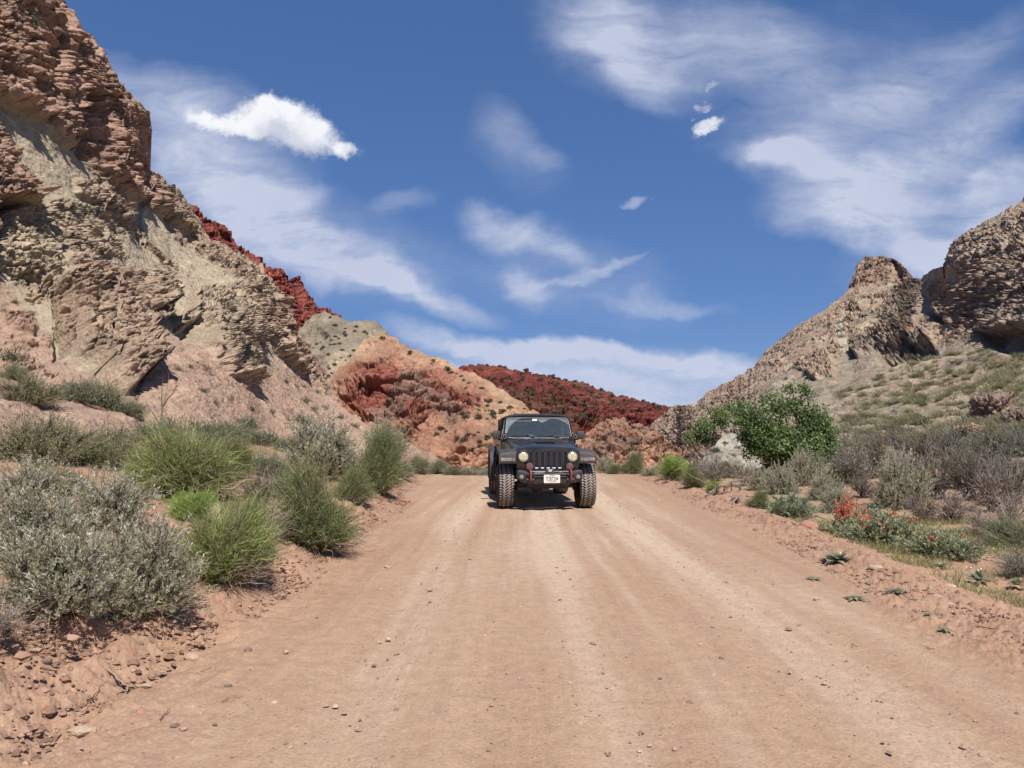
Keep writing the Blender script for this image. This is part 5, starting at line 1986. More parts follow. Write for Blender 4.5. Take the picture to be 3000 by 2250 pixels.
proto('broom_c', *make_broom(13, 3600, .55, .66, [S(172, 200, 96), S(152, 184, 84), S(192, 208, 118)], (0, 0), .06, width=.0036))
proto('broom_d', *make_broom(14, 3200, .58, .6, GRG, (.05, 0), .28, width=.0034))
proto('twig_a', *make_twiggy(21))
proto('twig_b', *make_twiggy(22, .7, .85, 24, 170, 1000, [S(124, 110, 104), S(104, 90, 84), S(142, 128, 118), S(86, 74, 68)], 2600, GRG))
proto('twig_c', *make_twiggy(23, .65, .75, 20, 150, 1000, [S(178, 160, 146), S(160, 142, 130), S(140, 124, 112)], 0))
proto('twig_d', *make_twiggy(24, .65, .9, 26, 180, 1100, [S(110, 98, 92), S(92, 80, 74), S(128, 116, 108)], 6500, [S(190, 194, 174), S(168, 174, 150)]))

rr_ = random.Random(77)


def shrub(kind, name, px, py, wpx, label, cat='shrub', group=None, tall=1.0, half=None):
    x, y = gpt(px, py)
    base = {'sage_a': 1.45, 'sage_b': 1.3, 'sage_c': 1.3, 'olive_a': 1.45, 'olive_b': 1.3, 'leafy': 1.15, 'broom_a': 1.2, 'broom_b': 1.1, 'broom_c': 1.05, 'broom_d': 1.1,
            'twig_a': 1.1, 'twig_b': 1.25, 'twig_c': 1.2, 'twig_d': 1.2}[kind]
    sc = wpx / F * y / base * (1.06 if kind.startswith('sage') and wpx > 100 else 1.24)
    if px > 820 and py < 560: sc *= 1.10
    tall *= .98 if kind.startswith('broom') else 1.08
    return plant(kind, name, x, y, gz(x, y) - 0.02, sc, label, cat, group, rr_.uniform(0, 6.28), sc * tall)


SH = [
    ('sage_a', 'sagebrush', 62, 612, 150, 'big silver-grey sagebrush leaning over the left bank, nearest the frame edge', .88),
    ('sage_b', 'sagebrush', 140, 606, 142, 'wide silver sagebrush at the left bank edge with a shadow tongue under its right side', .88),
    ('sage_b', 'sagebrush', 28, 552, 120, 'silver sagebrush behind the big one at the left frame edge', .8),
    ('sage_c', 'sagebrush', 104, 528, 110, 'silver sagebrush standing behind the two largest sagebrushes', .9),
    ('broom_a', 'rabbitbrush', 222, 580, 112, 'bright green wispy bush right beside the big silver sagebrush', 1.1),
    ('broom_b', 'rabbitbrush', 316, 548, 98, 'round green bush overhanging the bank, closest green bush to the road on the left', 1.05),
    ('broom_a', 'rabbitbrush', 190, 498, 104, 'tall green grassy bush behind the silver sagebrush on the left slope', 1.1),
    ('broom_c', 'rabbitbrush', 196, 520, 55, 'small yellow-green tuft between the sagebrush and the green bushes', .8),
    ('olive_b', 'shrub', 160, 448, 62, 'grey-green shrub on the left slope under the tall bare stalk', .9),
    ('olive_b', 'shrub', 138, 436, 56, 'dull green shrub left of the bare stalk on the left slope', .8),
    ('broom_d', 'shrub', 222, 438, 48, 'grey-green feathery shrub right of the bare stalk', .8),
    ('broom_b', 'rabbitbrush', 228, 478, 50, 'green bush on the crest of the left bank behind the bright ones', 1.0),
    ('sage_b', 'sagebrush', 318, 478, 80, 'pale silver sagebrush before the orange hill, beside a dark green bush', .95),
    ('broom_b', 'rabbitbrush', 374, 490, 70, 'dark green bush at the bank edge left of the pickup', 1.05),
    ('sage_b', 'sagebrush', 386, 462, 46, 'small pale sagebrush farthest along the left bank', 1.1),
    ('broom_d', 'shrub', 346, 462, 30, 'thin grey-green shrub between the pale sagebrush and the dark green bush', 1.1),
    ('olive_a', 'shrub', 34, 462, 92, 'olive yellow-green shrub at the left frame edge high on the slope', .9),
    ('olive_a', 'shrub', 66, 448, 52, 'olive shrub just right of the big olive one high on the left slope', .8),
    ('broom_d', 'shrub', 14, 424, 48, 'dark feathery bush behind the olive shrub at the left frame edge', .9),
    ('olive_b', 'shrub', 262, 446, 40, 'dark green low shrub in the row above the pink scree edge', .8),
    ('olive_b', 'shrub', 240, 436, 34, 'dark green low shrub left end of the row above the pink bank', .8),
    ('olive_b', 'shrub', 290, 452, 34, 'dark green low shrub touching the pale sagebrush', .9),
    ('twig_a', 'dry_shrub', 258, 506, 56, 'bare grey twiggy bush between two green bushes on the left bank', .9),
    ('olive_b', 'shrub', 256, 474, 42, 'grey leafy shrub at the edge of the pink bank', .9),
    ('twig_c', 'dry_shrub', 6, 634, 62, 'dry tan twigs sprawling at the lower left frame edge', .8),
    ('broom_b', 'rabbitbrush', 92, 466, 46, 'small green tussock behind the silver sagebrush on the left', .8),
    ('broom_d', 'shrub', 60, 492, 52, 'faded green tussock left of the small green one, behind the sagebrush', .8),
    ('twig_c', 'dry_shrub', 152, 468, 34, 'pale dry twigs beside the tall green grassy bush', .8),
    ('olive_a', 'shrub', 118, 470, 56, 'dull olive shrub behind the silver sagebrush, below the bare pink scree', .9),
    ('broom_a', 'rabbitbrush', 152, 486, 60, 'green feathery bush left of the tall green grassy bush', .9),
    ('broom_b', 'rabbitbrush', 246, 560, 60, 'green bush filling the gap between the two brightest bushes by the road', .8),
    ('twig_a', 'dry_shrub', 268, 540, 56, 'bare twigs between the two green bushes nearest the road', .8),
    ('broom_d', 'shrub', 296, 500, 56, 'faded grey-green bush behind the round green bush', .9),
    ('sage_c', 'sagebrush', 30, 500, 70, 'dull silver bush below the olive shrub at the left frame edge', .9),
    ('olive_b', 'shrub', 196, 430, 52, 'olive-grey shrub just below the layered rock block', .8),
    ('olive_a', 'shrub', 100, 438, 60, 'olive shrub in the middle of the slope below the layered rock block', .9),
    ('broom_d', 'shrub', 402, 478, 26, 'feathery grey-green bush where the left bank meets the crest', 1.1),
    ('broom_d', 'shrub', 176, 462, 50, 'faded feathery bush behind the tall green grassy bush', .9),
    ('olive_b', 'shrub', 212, 452, 46, 'low olive shrub right behind the tall green grassy bush', .9),
    ('broom_d', 'shrub', 278, 478, 44, 'straw-tinged bush between the grey leafy shrub and the pale sagebrush', .9),
    ('olive_a', 'shrub', 112, 452, 50, 'olive shrub in the row just above the silver sagebrushes', .9),
    ('broom_b', 'rabbitbrush', 352, 500, 44, 'green bush on the bank edge in front of the dark green one', .9),
    ('twig_c', 'dry_shrub', 232, 520, 40, 'pale dry twigs between the green bushes in mid bank', .7),
    ('broom_a', 'rabbitbrush', 250, 528, 52, 'yellow-green bush in the middle of the left bank', .9),
    # over the crest, left of the pickup
    ('broom_d', 'shrub', 418, 474, 26, 'grey-green bush beyond the crest, leftmost of the row left of the pickup', 1.3),
    ('broom_d', 'shrub', 438, 474, 24, 'grey-green bush beyond the crest, second from left in the row by the pickup', 1.1),
    ('broom_d', 'shrub', 455, 475, 22, 'grey-green bush beyond the crest, middle of the row left of the pickup', .8),
    ('sage_c', 'shrub', 470, 475, 22, 'pale bush beyond the crest, second from the pickup', .6),
    ('sage_c', 'shrub', 487, 475, 20, 'pale bush beyond the crest touching the pickup side', .6),
    # right side
    ('sage_c', 'shrub', 606, 473, 22, 'grey shrub right beside the front right wheel of the pickup', 1.1),
    ('broom_b', 'rabbitbrush', 613, 474, 16, 'small dark green bush nearest to the right of the pickup', .8),
    ('broom_b', 'rabbitbrush', 632, 474, 30, 'dark green bush before the rocky knoll', .9),
    ('sage_c', 'shrub', 650, 476, 18, 'low grey shrub between the dark and the bright green bush', .8),
    ('broom_c', 'rabbitbrush', 672, 480, 34, 'brightest green round bush right of the rocky knoll', 1.05),
    ('broom_b', 'rabbitbrush', 695, 487, 27, 'green bush just right of the brightest one', .95),
    ('twig_a', 'dry_shrub', 714, 484, 34, 'bare grey bush in front of the pale mound', 1.1),
    ('twig_c', 'dry_shrub', 747, 486, 36, 'pale bare branches left of the dark green tree', 1.0),
    ('broom_c', 'rabbitbrush', 713, 494, 18, 'little yellow-green bush at the road edge by the bent branch', 1.1),
    ('broom_b', 'rabbitbrush', 758, 508, 28, 'small dark green bush at the right road edge', .8),
    ('twig_c', 'dry_shrub', 737, 503, 22, 'dry brown tuft left of the small dark green bush', .6),
    ('sage_b', 'sagebrush', 782, 494, 36, 'pale sagebrush in front of the tree foot', 1.0),
    ('sage_b', 'sagebrush', 806, 486, 38, 'pale sagebrush right under the tree crown', 1.15),
    ('leafy', 'milkweed', 793, 517, 42, 'broad-leaved grey-green plant at the right road edge', .9),
    ('sage_b', 'sagebrush', 826, 500, 34, 'silver shrub between the leafy plant and the orange flowers', .9),
    ('broom_c', 'rabbitbrush', 838, 484, 26, 'bright green tuft peeping out right of the tree', .9),
    ('sage_b', 'sagebrush', 902, 508, 50, 'pale sagebrush with a dark trunk above the low flowering bush', 1.2),
    ('twig_d', 'shrub', 852, 484, 42, 'grey brush right of the dark green tree', 1.1),
    ('twig_b', 'dry_shrub', 874, 478, 46, 'dark brown brush behind the dark-trunked sagebrush', 1.2),
    ('twig_d', 'shrub', 848, 466, 40, 'grey sage brush farthest back right of the tree', 1.0),
    ('twig_d', 'shrub', 886, 464, 42, 'grey brush at the foot of the hillside, second clump from the tree', 1.0),
    ('twig_b', 'dry_shrub', 920, 468, 46, 'dark dry brush at the foot of the hillside, third clump from the tree', 1.1),
    ('twig_d', 'shrub', 955, 468, 46, 'grey sage brush at the foot of the hillside, fourth clump from the tree', 1.1),
    ('twig_b', 'dry_shrub', 990, 470, 50, 'dark brush at the foot of the hillside near the right frame edge', 1.1),
    ('twig_d', 'shrub', 1018, 468, 46, 'grey sage brush farthest back at the right frame edge', 1.1),
    ('twig_a', 'dry_shrub', 938, 496, 50, 'tall bare purple-grey bush right of the dark-trunked sagebrush', 1.25),
    ('twig_b', 'dry_shrub', 968, 500, 54, 'dark dry bush with bare tips in the middle of the right thicket', 1.2),
    ('twig_a', 'dry_shrub', 996, 512, 56, 'bare grey bush in front of the right thicket', 1.1),
    ('twig_d', 'shrub', 1018, 504, 50, 'grey sage bush in the thicket at the right frame edge', 1.2),
    ('twig_c', 'dry_shrub', 952, 522, 50, 'pale dry stems fanning above the low flowering bush', .9),
    ('twig_c', 'dry_shrub', 986, 536, 46, 'pale dry stems between flowers and green bush at right', .8),
    ('broom_d', 'shrub', 1012, 546, 52, 'green bush at the right frame edge', .9),
    ('twig_d', 'shrub', 1024, 580, 44, 'dark bush with a bare branch cut by the right frame edge', .9),
    ('twig_b', 'dry_shrub', 862, 498, 34, 'grey-brown brush behind the orange flowers', .9),
    ('twig_a', 'dry_shrub', 908, 486, 44, 'bare purple-grey brush behind the dark-trunked sagebrush', 1.1),
    ('twig_d', 'shrub', 980, 488, 46, 'grey sage brush in the heart of the right thicket', 1.1),
    ('twig_a', 'dry_shrub', 922, 520, 40, 'bare grey twigs directly behind the low flowering bush', .8),
    ('twig_c', 'dry_shrub', 1016, 526, 46, 'pale dry stems above the green bush at the right frame edge', 1.0),
    ('sage_b', 'sagebrush', 838, 512, 30, 'silver shrub directly behind the orange flower spikes', .9),
    ('broom_d', 'shrub', 864, 524, 34, 'faded green brush right behind the orange flowers', .8),
    ('twig_b', 'dry_shrub', 770, 486, 30, 'dark twiggy brush under the left part of the cottonwood', .9),
    ('sage_c', 'sagebrush', 708, 478, 26, 'small silver bush hiding the left foot of the pale mound', .9),
    ('olive_b', 'shrub', 733, 478, 30, 'olive bush hiding the right foot of the pale mound', .9),
    ('sage_b', 'sagebrush', 764, 490, 30, 'silver bush under the left edge of the cottonwood crown', .9),
    ('sage_c', 'shrub', 660, 474, 18, 'low grey brush behind the brightest green bush', .9),
    ('twig_a', 'dry_shrub', 700, 476, 30, 'grey twigs between the green bushes and the pale mound', 1.0),
]
for (k, nm, px, py, wpx, lab, tall) in SH:
    shrub(k, nm, px, py, wpx, lab, 'sagebrush' if nm == 'sagebrush' else ('dead bush' if nm == 'dry_shrub' else 'shrub'), tall=tall)

for (k, px, py, w_, lab) in (('olive_a', 30, 402, 60, 'wide olive bush high up at the left frame edge under the scree'),
                             ('olive_b', 74, 402, 52, 'grey-olive bush directly below the shadowed cleft of the block'),
                             ('olive_a', 104, 404, 54, 'olive bush at the foot of the layered rock block'),
                             ('olive_b', 90, 386, 34, 'small olive bush touching the base of the layered rock block'),
                             ('broom_d', 14, 372, 40, 'dark spreading bush on the scree at the left frame edge'),
                             ('broom_d', 128, 416, 44, 'feathery grey bush right below the shadow of the rock block'),
                             ('olive_b', 250, 428, 36, 'olive bush where the pink scree meets the bank, behind the pale sagebrush'),
                             ('olive_b', 300, 424, 24, 'small olive bush on the lower scree before the orange hill')):
    p = hpt('canyon_wall', px, py)
    plant(k, 'shrub', p[0], p[1], p[2] - .05, w_ / F * p[1] / 1.35, lab, 'shrub', None, rr_.uniform(0, 6), w_ / F * p[1] / 1.25)

# ---- orange mallow
def make_mallow(seed, n_st, rx, rz, flowers, tallf):
    rng = np.random.default_rng(seed)
    lf, wd = make_sage(seed, 520, 10, rx, rz, [S(182, 190, 148), S(198, 204, 168), S(164, 174, 130), S(190, 192, 140)], leafL=.035, leafW=.010, skirt=50)
    fl = []
    tip = dome(n_st, rng, rx * .8, rz * tallf, .55, .8)
    P = curve_paths(tip * [.5, .5, .2], tip, 5, rng, .02, .03)
    stem = ribbons(P, np.full((n_st, 5), .003), rng, np.repeat(pal(rng, n_st, [S(150, 150, 110)])[:, None], 5, 1))
    m = n_st * flowers
    i = rng.integers(0, n_st, m)
    u = rng.uniform(.55, 1.02, m)
    q = P[i, 2] + (P[i, 4] - P[i, 2]) * ((u - .5) * 2)[:, None] + rng.normal(size=(m, 3)) * .014
    d5 = []
    for k in range(5):
        d5.append(leaves(q, unit(rng.normal(size=(m, 3)) + [0, -.3, .3]), rng.uniform(.018, .028, m), np.full(m, .012), rng, pal(rng, m, [S(246, 142, 100), S(238, 120, 80), S(250, 166, 128)])))
    return lf, merge([wd, stem]), merge(d5)


for (seed, px, py, wpx, nst, fl, tf, lab) in ((31, 848, 536, 42, 46, 9, 1.9, 'mallow with a dense spray of bright orange flower spikes at the right road edge'),
                                             (32, 884, 544, 74, 16, 5, 1.15, 'low leafy mallow with a few orange flowers, right of the dense orange spray'),
                                             (33, 946, 558, 66, 7, 3, 1.2, 'low grey-green mallow with hardly any flowers, rightmost of the three')):
    L_, W_, Fl = make_mallow(seed, nst, .6, .5 if seed > 31 else .45, fl, tf)
    x, y = gpt(px, py)
    e = empty('mallow', (x, y, gz(x, y) - .02))
    s_ = wpx / F * y / 1.05 * (1.55 if seed == 31 else 1.3)
    e.scale = (s_, s_, s_ * .85)
    tag(e, lab, 'flowering plant')
    link('foliage', mesh_of('mallow_foliage', L_, M_LEAF), e)
    link('branches', mesh_of('mallow_branches', W_, M_WOOD), e)
    link('flowers', mesh_of('mallow_flowers', Fl, M_LEAF), e)

# ---- broad-leaved rosettes along the road edge
def make_rosette(seed, n=34, flat=.35, col=None, L=.16, W=.045):
    rng = np.random.default_rng(seed)
    a = np.arange(n) * 2.4 + rng.normal(size=n) * .2
    el = np.linspace(flat * .15, flat * 2.4, n) + rng.normal(size=n) * .08
    ln = L * np.linspace(1.1, .6, n) * rng.uniform(.8, 1.15, n)
    d_ = np.stack([np.cos(a) * np.cos(el), np.sin(a) * np.cos(el), np.sin(el)], -1)
    k = 6
    t = np.linspace(0, 1, k)[None, :, None]
    P = d_[:, None] * ln[:, None, None] * t + np.array([0, 0, .02]) - np.array([0, 0, 1]) * (t ** 2) * .03
    w_ = W * np.array([.15, .7, 1, .85, .5, .05]) * .5
    c = pal(rng, n, col or [S(160, 164, 132), S(140, 146, 114), S(180, 180, 150)], .1)
    return ribbons(P, np.broadcast_to(w_, (n, k)), rng, np.repeat(c[:, None], k, 1), side=np.cross(np.stack([-np.sin(a), np.cos(a), a * 0], -1), d_) * 1.0)


for (px, py, wpx, flat, n, lab) in ((837, 564, 35, .45, 40, 'big grey-green leaf rosette on the right road edge with a pale bud'),
                                  (896, 594, 28, .16, 26, 'wilted dark green rosette beside the long flat rock'),
                                  (854, 600, 26, .10, 20, 'flattened wilted weed out on the roadway'),
                                  (814, 580, 19, .10, 16, 'small flattened weed farthest out on the roadway'),
                                  (931, 618, 21, .22, 14, 'small green rosette below the long flat rock'),
                                  (945, 632, 18, .10, 12, 'wilted weed nearest the camera on the right'),
                                  (978, 584, 30, .85, 44, 'upright leafy rosette with white buds behind the crumbled berm'),
                                  (941, 570, 22, .5, 24, 'dark green rosette at the edge of the grassy patch'),
                                  (1017, 588, 24, .6, 30, 'leafy rosette cut off by the right frame edge'),
                                  (913, 602, 14, .12, 12, 'tiny wilted weed left of the long flat rock'),
                                  (869, 585, 12, .12, 10, 'tiny weed above the tan block')):
    x, y = gpt(px, py)
    me = mesh_of('rosette_leaves', make_rosette(int(px), n, flat), M_LEAF)
    s_ = wpx / F * y / .29
    e = empty('leaf_rosette', (x, y, gz(x, y) + .012))
    e.scale = (s_, s_, s_)
    e.rotation_euler = (0, 0, px)
    tag(e, lab, 'weed')
    link('leaves', me, e)
    if px in (837, 978):
        rng = np.random.default_rng(5)
        bm = MB()
        for q in range(1 if px == 837 else 4):
            bx_, by_ = (rng.normal() * .02, rng.normal() * .02) if px == 837 else (rng.normal() * .07, rng.normal() * .07)
            bm = MB()
            bm.lathe([(.0005, .0), (.006, .002), (.008, .008), (.005, .014), (.0005, .016)], (bx_, by_, .07 if px == 837 else .12), 'z', WHITEP, 8)
            bm.build('bud', e)

# ---- the bare stalk on the left slope
rng = np.random.default_rng(91)
x, y = gpt(160, 446)
e = empty('dead_stalk', (x, y, gz(x, y)))
tag(e, 'tall bare dead stalk rising from the grey-green shrub on the left slope', 'dead branch')
main_ = np.array([[[0, 0, 0], [.01, 0, .35], [.03, .0, .7], [.10, 0, 1.05], [.13, 0, 1.4]], [[0, 0, .5], [.02, 0, .7], [.0, 0, .9], [.0, 0, 1.1], [.02, 0, 1.25]],
                  [[.03, 0, .75], [.12, 0, .9], [.2, 0, .98], [.26, 0, 1.1], [.30, 0, 1.16]], [[.01, 0, .4], [-.08, 0, .5], [-.15, 0, .62], [-.22, 0, .7], [-.3, 0, .85]]]) * (y / 14)
link('stem', mesh_of('stalk_stem', tubes3(main_, np.broadcast_to(np.linspace(.016, .004, 5) * y / 14, (4, 5)), rng, np.broadcast_to(S(128, 110, 98), (4, 5, 3)).copy()), M_WOOD), e)

# ================================================================== TREES
def make_tree(name, px, py, D, lobes, nleaf, leaf, cols, label, stems, seed):
    rng = np.random.default_rng(seed)
    base = at(px, py, D)
    base[2] = gz(base[0], D) - .05
    e = empty(name, tuple(base))
    tag(e, label, 'tree')
    cs_, rs_ = [], []
    for (lx, ly, rx, ry, dd) in lobes:
        c = at(lx, ly, D + dd) - base
        cs_.append(c)
        rs_.append([rx / F * D, (rx + ry) / 2 / F * D, ry / F * D])
    cs_, rs_ = np.array(cs_), np.array(rs_)
    vol = rs_.prod(1) ** .8
    # leaf bunches on twigs
    nb = nleaf // 11
    i = rng.choice(len(cs_), nb, p=vol / vol.sum())
    u = unit(rng.normal(size=(nb, 3)))
    rr = rng.uniform(.30, 1.0, (nb, 1)) ** .45
    bc = cs_[i] + u * rs_[i] * rr * (0.9 + .22 * (vnoise(u * 2.2 + i[:, None] * 3.3, 5)[:, None] - .5) * 2)
    keep = vnoise(bc * 2.2 + 50, 9) * .65 + vnoise(bc * 5 + 50, 19) * .35 > .45
    bc, i = bc[keep], i[keep]
    nb = len(bc)
    m = nb * 11
    P = np.repeat(bc, 11, 0) + rng.normal(size=(m, 3)) * leaf * 1.15
    c = pal(rng, nb, cols, .10)
    C = np.repeat(c, 11, 0) * (1 + .16 * rng.normal(size=(m, 1)))
    Dr = unit(rng.normal(size=(m, 3)) + np.array([0, -.1, -.25]))
    s = unit(np.cross(Dr, unit(rng.normal(size=(m, 3)) * .6 + np.array([0, -.5, .7]))))
    Ls = rng.uniform(.7, 1.2, (m, 1)) * leaf
    V = np.stack([P, P + Dr * Ls * .45 + s * Ls * .42, P + Dr * Ls, P + Dr * Ls * .45 - s * Ls * .42], 1)
    data = (V.reshape(-1, 3), np.arange(m * 4).reshape(m, 4), np.repeat(np.clip(C, .005, .9)[:, None], 4, 1).reshape(-1, 3))
    link('crown', mesh_of(name + '_crown', data, M_LEAF), e)
    # stems
    wc = [S(150, 128, 104), S(128, 108, 88)]
    t1 = cs_[rng.integers(0, len(cs_), stems)] + rng.normal(size=(stems, 3)) * .15
    P1 = curve_paths(rng.normal(size=(stems, 3)) * [.10, .10, 0], t1, 8, rng, -.02, .02)
    w = [tubes3(P1, np.broadcast_to(np.linspace(.045, .014, 8), (stems, 8)), rng, np.repeat(pal(rng, stems, wc)[:, None], 8, 1))]
    n2 = 160
    a = rng.integers(0, stems, n2)
    j = rng.integers(3, 8, n2)
    b2 = P1[a, j]
    k = np.argmin(((b2[:, None] - bc[None]) ** 2).sum(-1) + rng.uniform(0, .5, (n2, nb)), 1)
    P2 = curve_paths(b2, bc[k], 5, rng, 0, .03)
    w.append(tubes3(P2, np.broadcast_to(np.linspace(.014, .005, 5), (n2, 5)), rng, np.repeat(pal(rng, n2, wc)[:, None], 5, 1)))
    link('trunk', mesh_of(name + '_trunk', merge(w), M_WOOD), e)
    return e


make_tree('cottonwood', 798, 480, 25.5,
          [(763, 420, 27, 21, -.3), (750, 411, 14, 12, .2), (752, 438, 12, 12, -.2), (757, 454, 12, 10, 0), (785, 400, 20, 15, 0), (800, 396, 15, 11, .3), (774, 396, 12, 10, 0), (808, 392, 9, 7, 0), (788, 390, 9, 6, .2), (775, 441, 30, 20, -.4), (811, 418, 18, 24, .2), (822, 440, 16, 22, 0), (798, 448, 28, 20, -.3),
           (812, 462, 20, 12, 0), (782, 464, 22, 9, .2), (830, 452, 9, 12, .3)],
          40000, .088, [S(112, 138, 76), S(96, 122, 64), S(132, 156, 92), S(84, 108, 56), S(164, 180, 124)], 'bushy dark green cottonwood tree with many stems at the right roadside', 16, 301)
make_tree('cottonwood', 712, 456, 36,
          [(702, 426, 11, 11, 0), (693, 436, 9, 8, 0), (718, 416, 13, 8, 0), (732, 410, 10, 6, .5), (710, 438, 10, 7, .4), (722, 424, 9, 7, 0)],
          9000, .10, [S(148, 166, 106), S(128, 150, 92), S(164, 178, 122), S(110, 132, 80)], 'lighter green smaller tree half hidden behind the dark cottonwood', 8, 302)

# ================================================================== SLOPE PLANTS
BUSH = [mesh_of('slope_bush', make_bushlet(s_, 320, .5, .42, c_, .08, .020), M_LEAF) for s_, c_ in ((41, [S(126, 130, 100), S(106, 112, 84), S(146, 148, 118)]), (42, [S(108, 112, 84), S(90, 96, 70), S(128, 130, 100)]))]
TUFT = [mesh_of('grass_tuft', make_tuft(s_, 190, .45, .46, c_, l_, .0075), M_LEAF) for s_, c_, l_ in
        ((51, None, (-.5, -.3)), (52, [S(172, 168, 122), S(152, 152, 106), S(192, 182, 142)], (-.4, -.2)), (53, [S(138, 142, 104), S(120, 126, 88), S(160, 158, 122)], (-.2, -.2)))]

wall_bushes = [(179, 367, 12), (190, 365, 9), (205, 368, 15), (206, 389, 15), (221, 400, 12), (280, 382, 12), (294, 386, 10), (301, 386, 8), (316, 391, 10), (272, 352, 9), (300, 402, 16), (18, 297, 12), (32, 307, 12),
               (15, 350, 28), (27, 360, 18), (52, 366, 8), (5, 12, 14), (19, 24, 20), (40, 34, 12), (94, 67, 7), (307, 309, 12), (148, 328, 7), (163, 370, 6), (252, 408, 14), (270, 412, 12), (233, 385, 6), (310, 410, 12), (326, 406, 12),
               (340, 416, 14), (356, 424, 12), (60, 392, 26), (84, 398, 34), (104, 404, 36), (118, 412, 30), (286, 420, 14)]
for i, (px, py, w_) in enumerate(wall_bushes):
    p = hpt('canyon_wall', px, py + 2)
    size_ = 'tiny' if w_ < 9 else ('small' if w_ < 15 else 'wide')
    where_ = ('near the top of the red-brown cliff at upper left' if py < 80 else 'on the pale ledges halfway up the left frame edge' if py < 310 and px < 60 else
              'on the crest line of the left canyon wall' if py < 312 else 'on the scree at the far left under the cliff' if px < 60 else
              'at the foot of the layered rock block' if px < 175 else 'below the pointed buttress' if px < 262 else 'low on the scree next to the orange hill')
    single(BUSH[i % 2], 'slope_bush', (p[0], p[1], p[2] - .03), w_ / F * p[1] * 1.1, size_ + ' grey-green bush ' + where_, 'bush', 'bushes dotted over the left canyon slope', rr_.uniform(0, 6))

rng = np.random.default_rng(8)


def scatter(hill, n, poly, meshes, size, name, label, cat, group, dens=None, smin=.7, smax=1.3, flat=1.0):
    xs = [q[0] for q in poly]; ys = [q[1] for q in poly]
    got = 0
    tries = 0
    while got < n and tries < n * 60:
        tries += 1
        px, py = rng.uniform(min(xs), max(xs)), rng.uniform(min(ys), max(ys))
        if float(sdpoly(np.array([px]), np.array([py]), poly)[0]) < 0:
            continue
        p = hpt(hill, px, py)
        if dens is not None and rng.uniform() > dens(px, py, p):
            continue
        single(meshes[int(rng.integers(0, len(meshes)))], name, (p[0], p[1], p[2] - .04), size * rng.uniform(smin, smax), label, cat, group, rng.uniform(-.6, .6) if cat == 'grass tuft' else rng.uniform(0, 6), scz=None)
        got += 1


def dens_tuft(px, py, p):
    v = float(vnoise(np.array([p / 2.5]), 3)[0])
    return float(np.clip(.15 + 1.3 * v, 0, 1)) * (1.0 if px > 840 else .5)


TPOLY = [(836, 392), (900, 368), (960, 352), (1026, 346), (1026, 448), (850, 446), (826, 430)]
scatter('right_hillside', 290, TPOLY, TUFT, .95, 'grass_tuft', 'pale green bunch of dry grass on the right hillside', 'grass tuft', 'bunchgrass tufts on the right hillside', dens_tuft)
# the rest of the bunchgrass reads as one cover
parts = []
k = 0
while k < 620:
    px, py = rng.uniform(790, 1060), rng.uniform(340, 455)
    if float(sdpoly(np.array([px]), np.array([py]), [(800, 428), (836, 392), (900, 368), (960, 354), (1060, 340), (1060, 455), (800, 452)])[0]) < 0:
        continue
    p = hpt('right_hillside', px, py)
    if rng.uniform() > dens_tuft(px, py, p):
        continue
    V, Fc, C = make_tuft(1000 + k, 44, .42, .40, None, (-.4, -.2), .013)
    s_ = rng.uniform(.5, 1.15)
    parts.append((V * s_ + p - [0, 0, .04], Fc, C * rng.uniform(.75, 1.05)))
    k += 1
o = link('dry_grass', mesh_of('dry_grass', merge(parts), M_LEAF))
tag(o, 'sparse dry grass covering the lower right hillside', 'grass', kind='stuff')

scatter('right_hillside', 60, [(690, 412), (760, 372), (850, 300), (925, 285), (1010, 215), (1026, 300), (980, 290), (860, 350), (780, 395), (720, 440)], BUSH, .9, 'slope_bush', 'small dark bush on the upper right hillside', 'bush', 'bushes on the upper right hillside', None, .5, 1.4)
DOT = mesh_of('mesa_bush', make_bushlet(61, 120, .5, .42, [S(104, 100, 74), S(86, 86, 62), S(122, 114, 86)], .16, .06), M_LEAF)
scatter('red_mesa', 230, [(470, 368), (520, 372), (560, 380), (620, 398), (664, 412), (640, 424), (600, 434), (560, 430), (520, 412)], [DOT], 2.6, 'mesa_bush', 'dark bush speck on the far red mesa', 'bush', 'bushes dotting the far red mesa', None, .5, 1.3)
for k in range(46):      # along the mesa rim
    px = rng.uniform(472, 668)
    V = HILL['red_mesa'][5]
    i_ = int(np.searchsorted(HILL['red_mesa'][0], px))
    p = V[HILL['red_mesa'][4] - 1, i_]
    single(DOT, 'mesa_bush', (p[0], p[1], p[2] - .3), rng.uniform(1.2, 2.6), 'dark bush standing on the rim of the far red mesa', 'bush', 'bushes along the rim of the far red mesa', rng.uniform(0, 6))
scatter('olive_hill', 42, [(304, 330), (327, 317), (350, 326), (372, 330), (362, 345), (345, 372), (330, 380), (318, 360)], [DOT], 1.0, 'hill_bush', 'dark bush speck on the olive hill', 'bush', 'bushes dotting the olive hill', None, .35, .9)
scatter('orange_hill', 90, [(380, 338), (440, 362), (530, 414), (540, 440), (480, 455), (440, 440), (420, 445), (480, 400), (430, 366)], [DOT], .75, 'hill_bush', 'small dark bush on the orange hill', 'bush', 'bushes dotting the orange hill', None, .5, 1.3)
scatter('pale_mound', 9, [(706, 448), (732, 428), (742, 438), (740, 462), (708, 462)], BUSH, .55, 'slope_bush', 'small dark bush growing on the pale mound', 'bush', 'bushes on the pale mound', None, .5, 1.2)
scatter('rock_knoll', 12, [(620, 422), (655, 436), (680, 452), (640, 440)], [DOT], .6, 'hill_bush', 'small dark bush on the rocky knoll', 'bush', 'bushes on the rocky knoll', None, .5, 1.2)

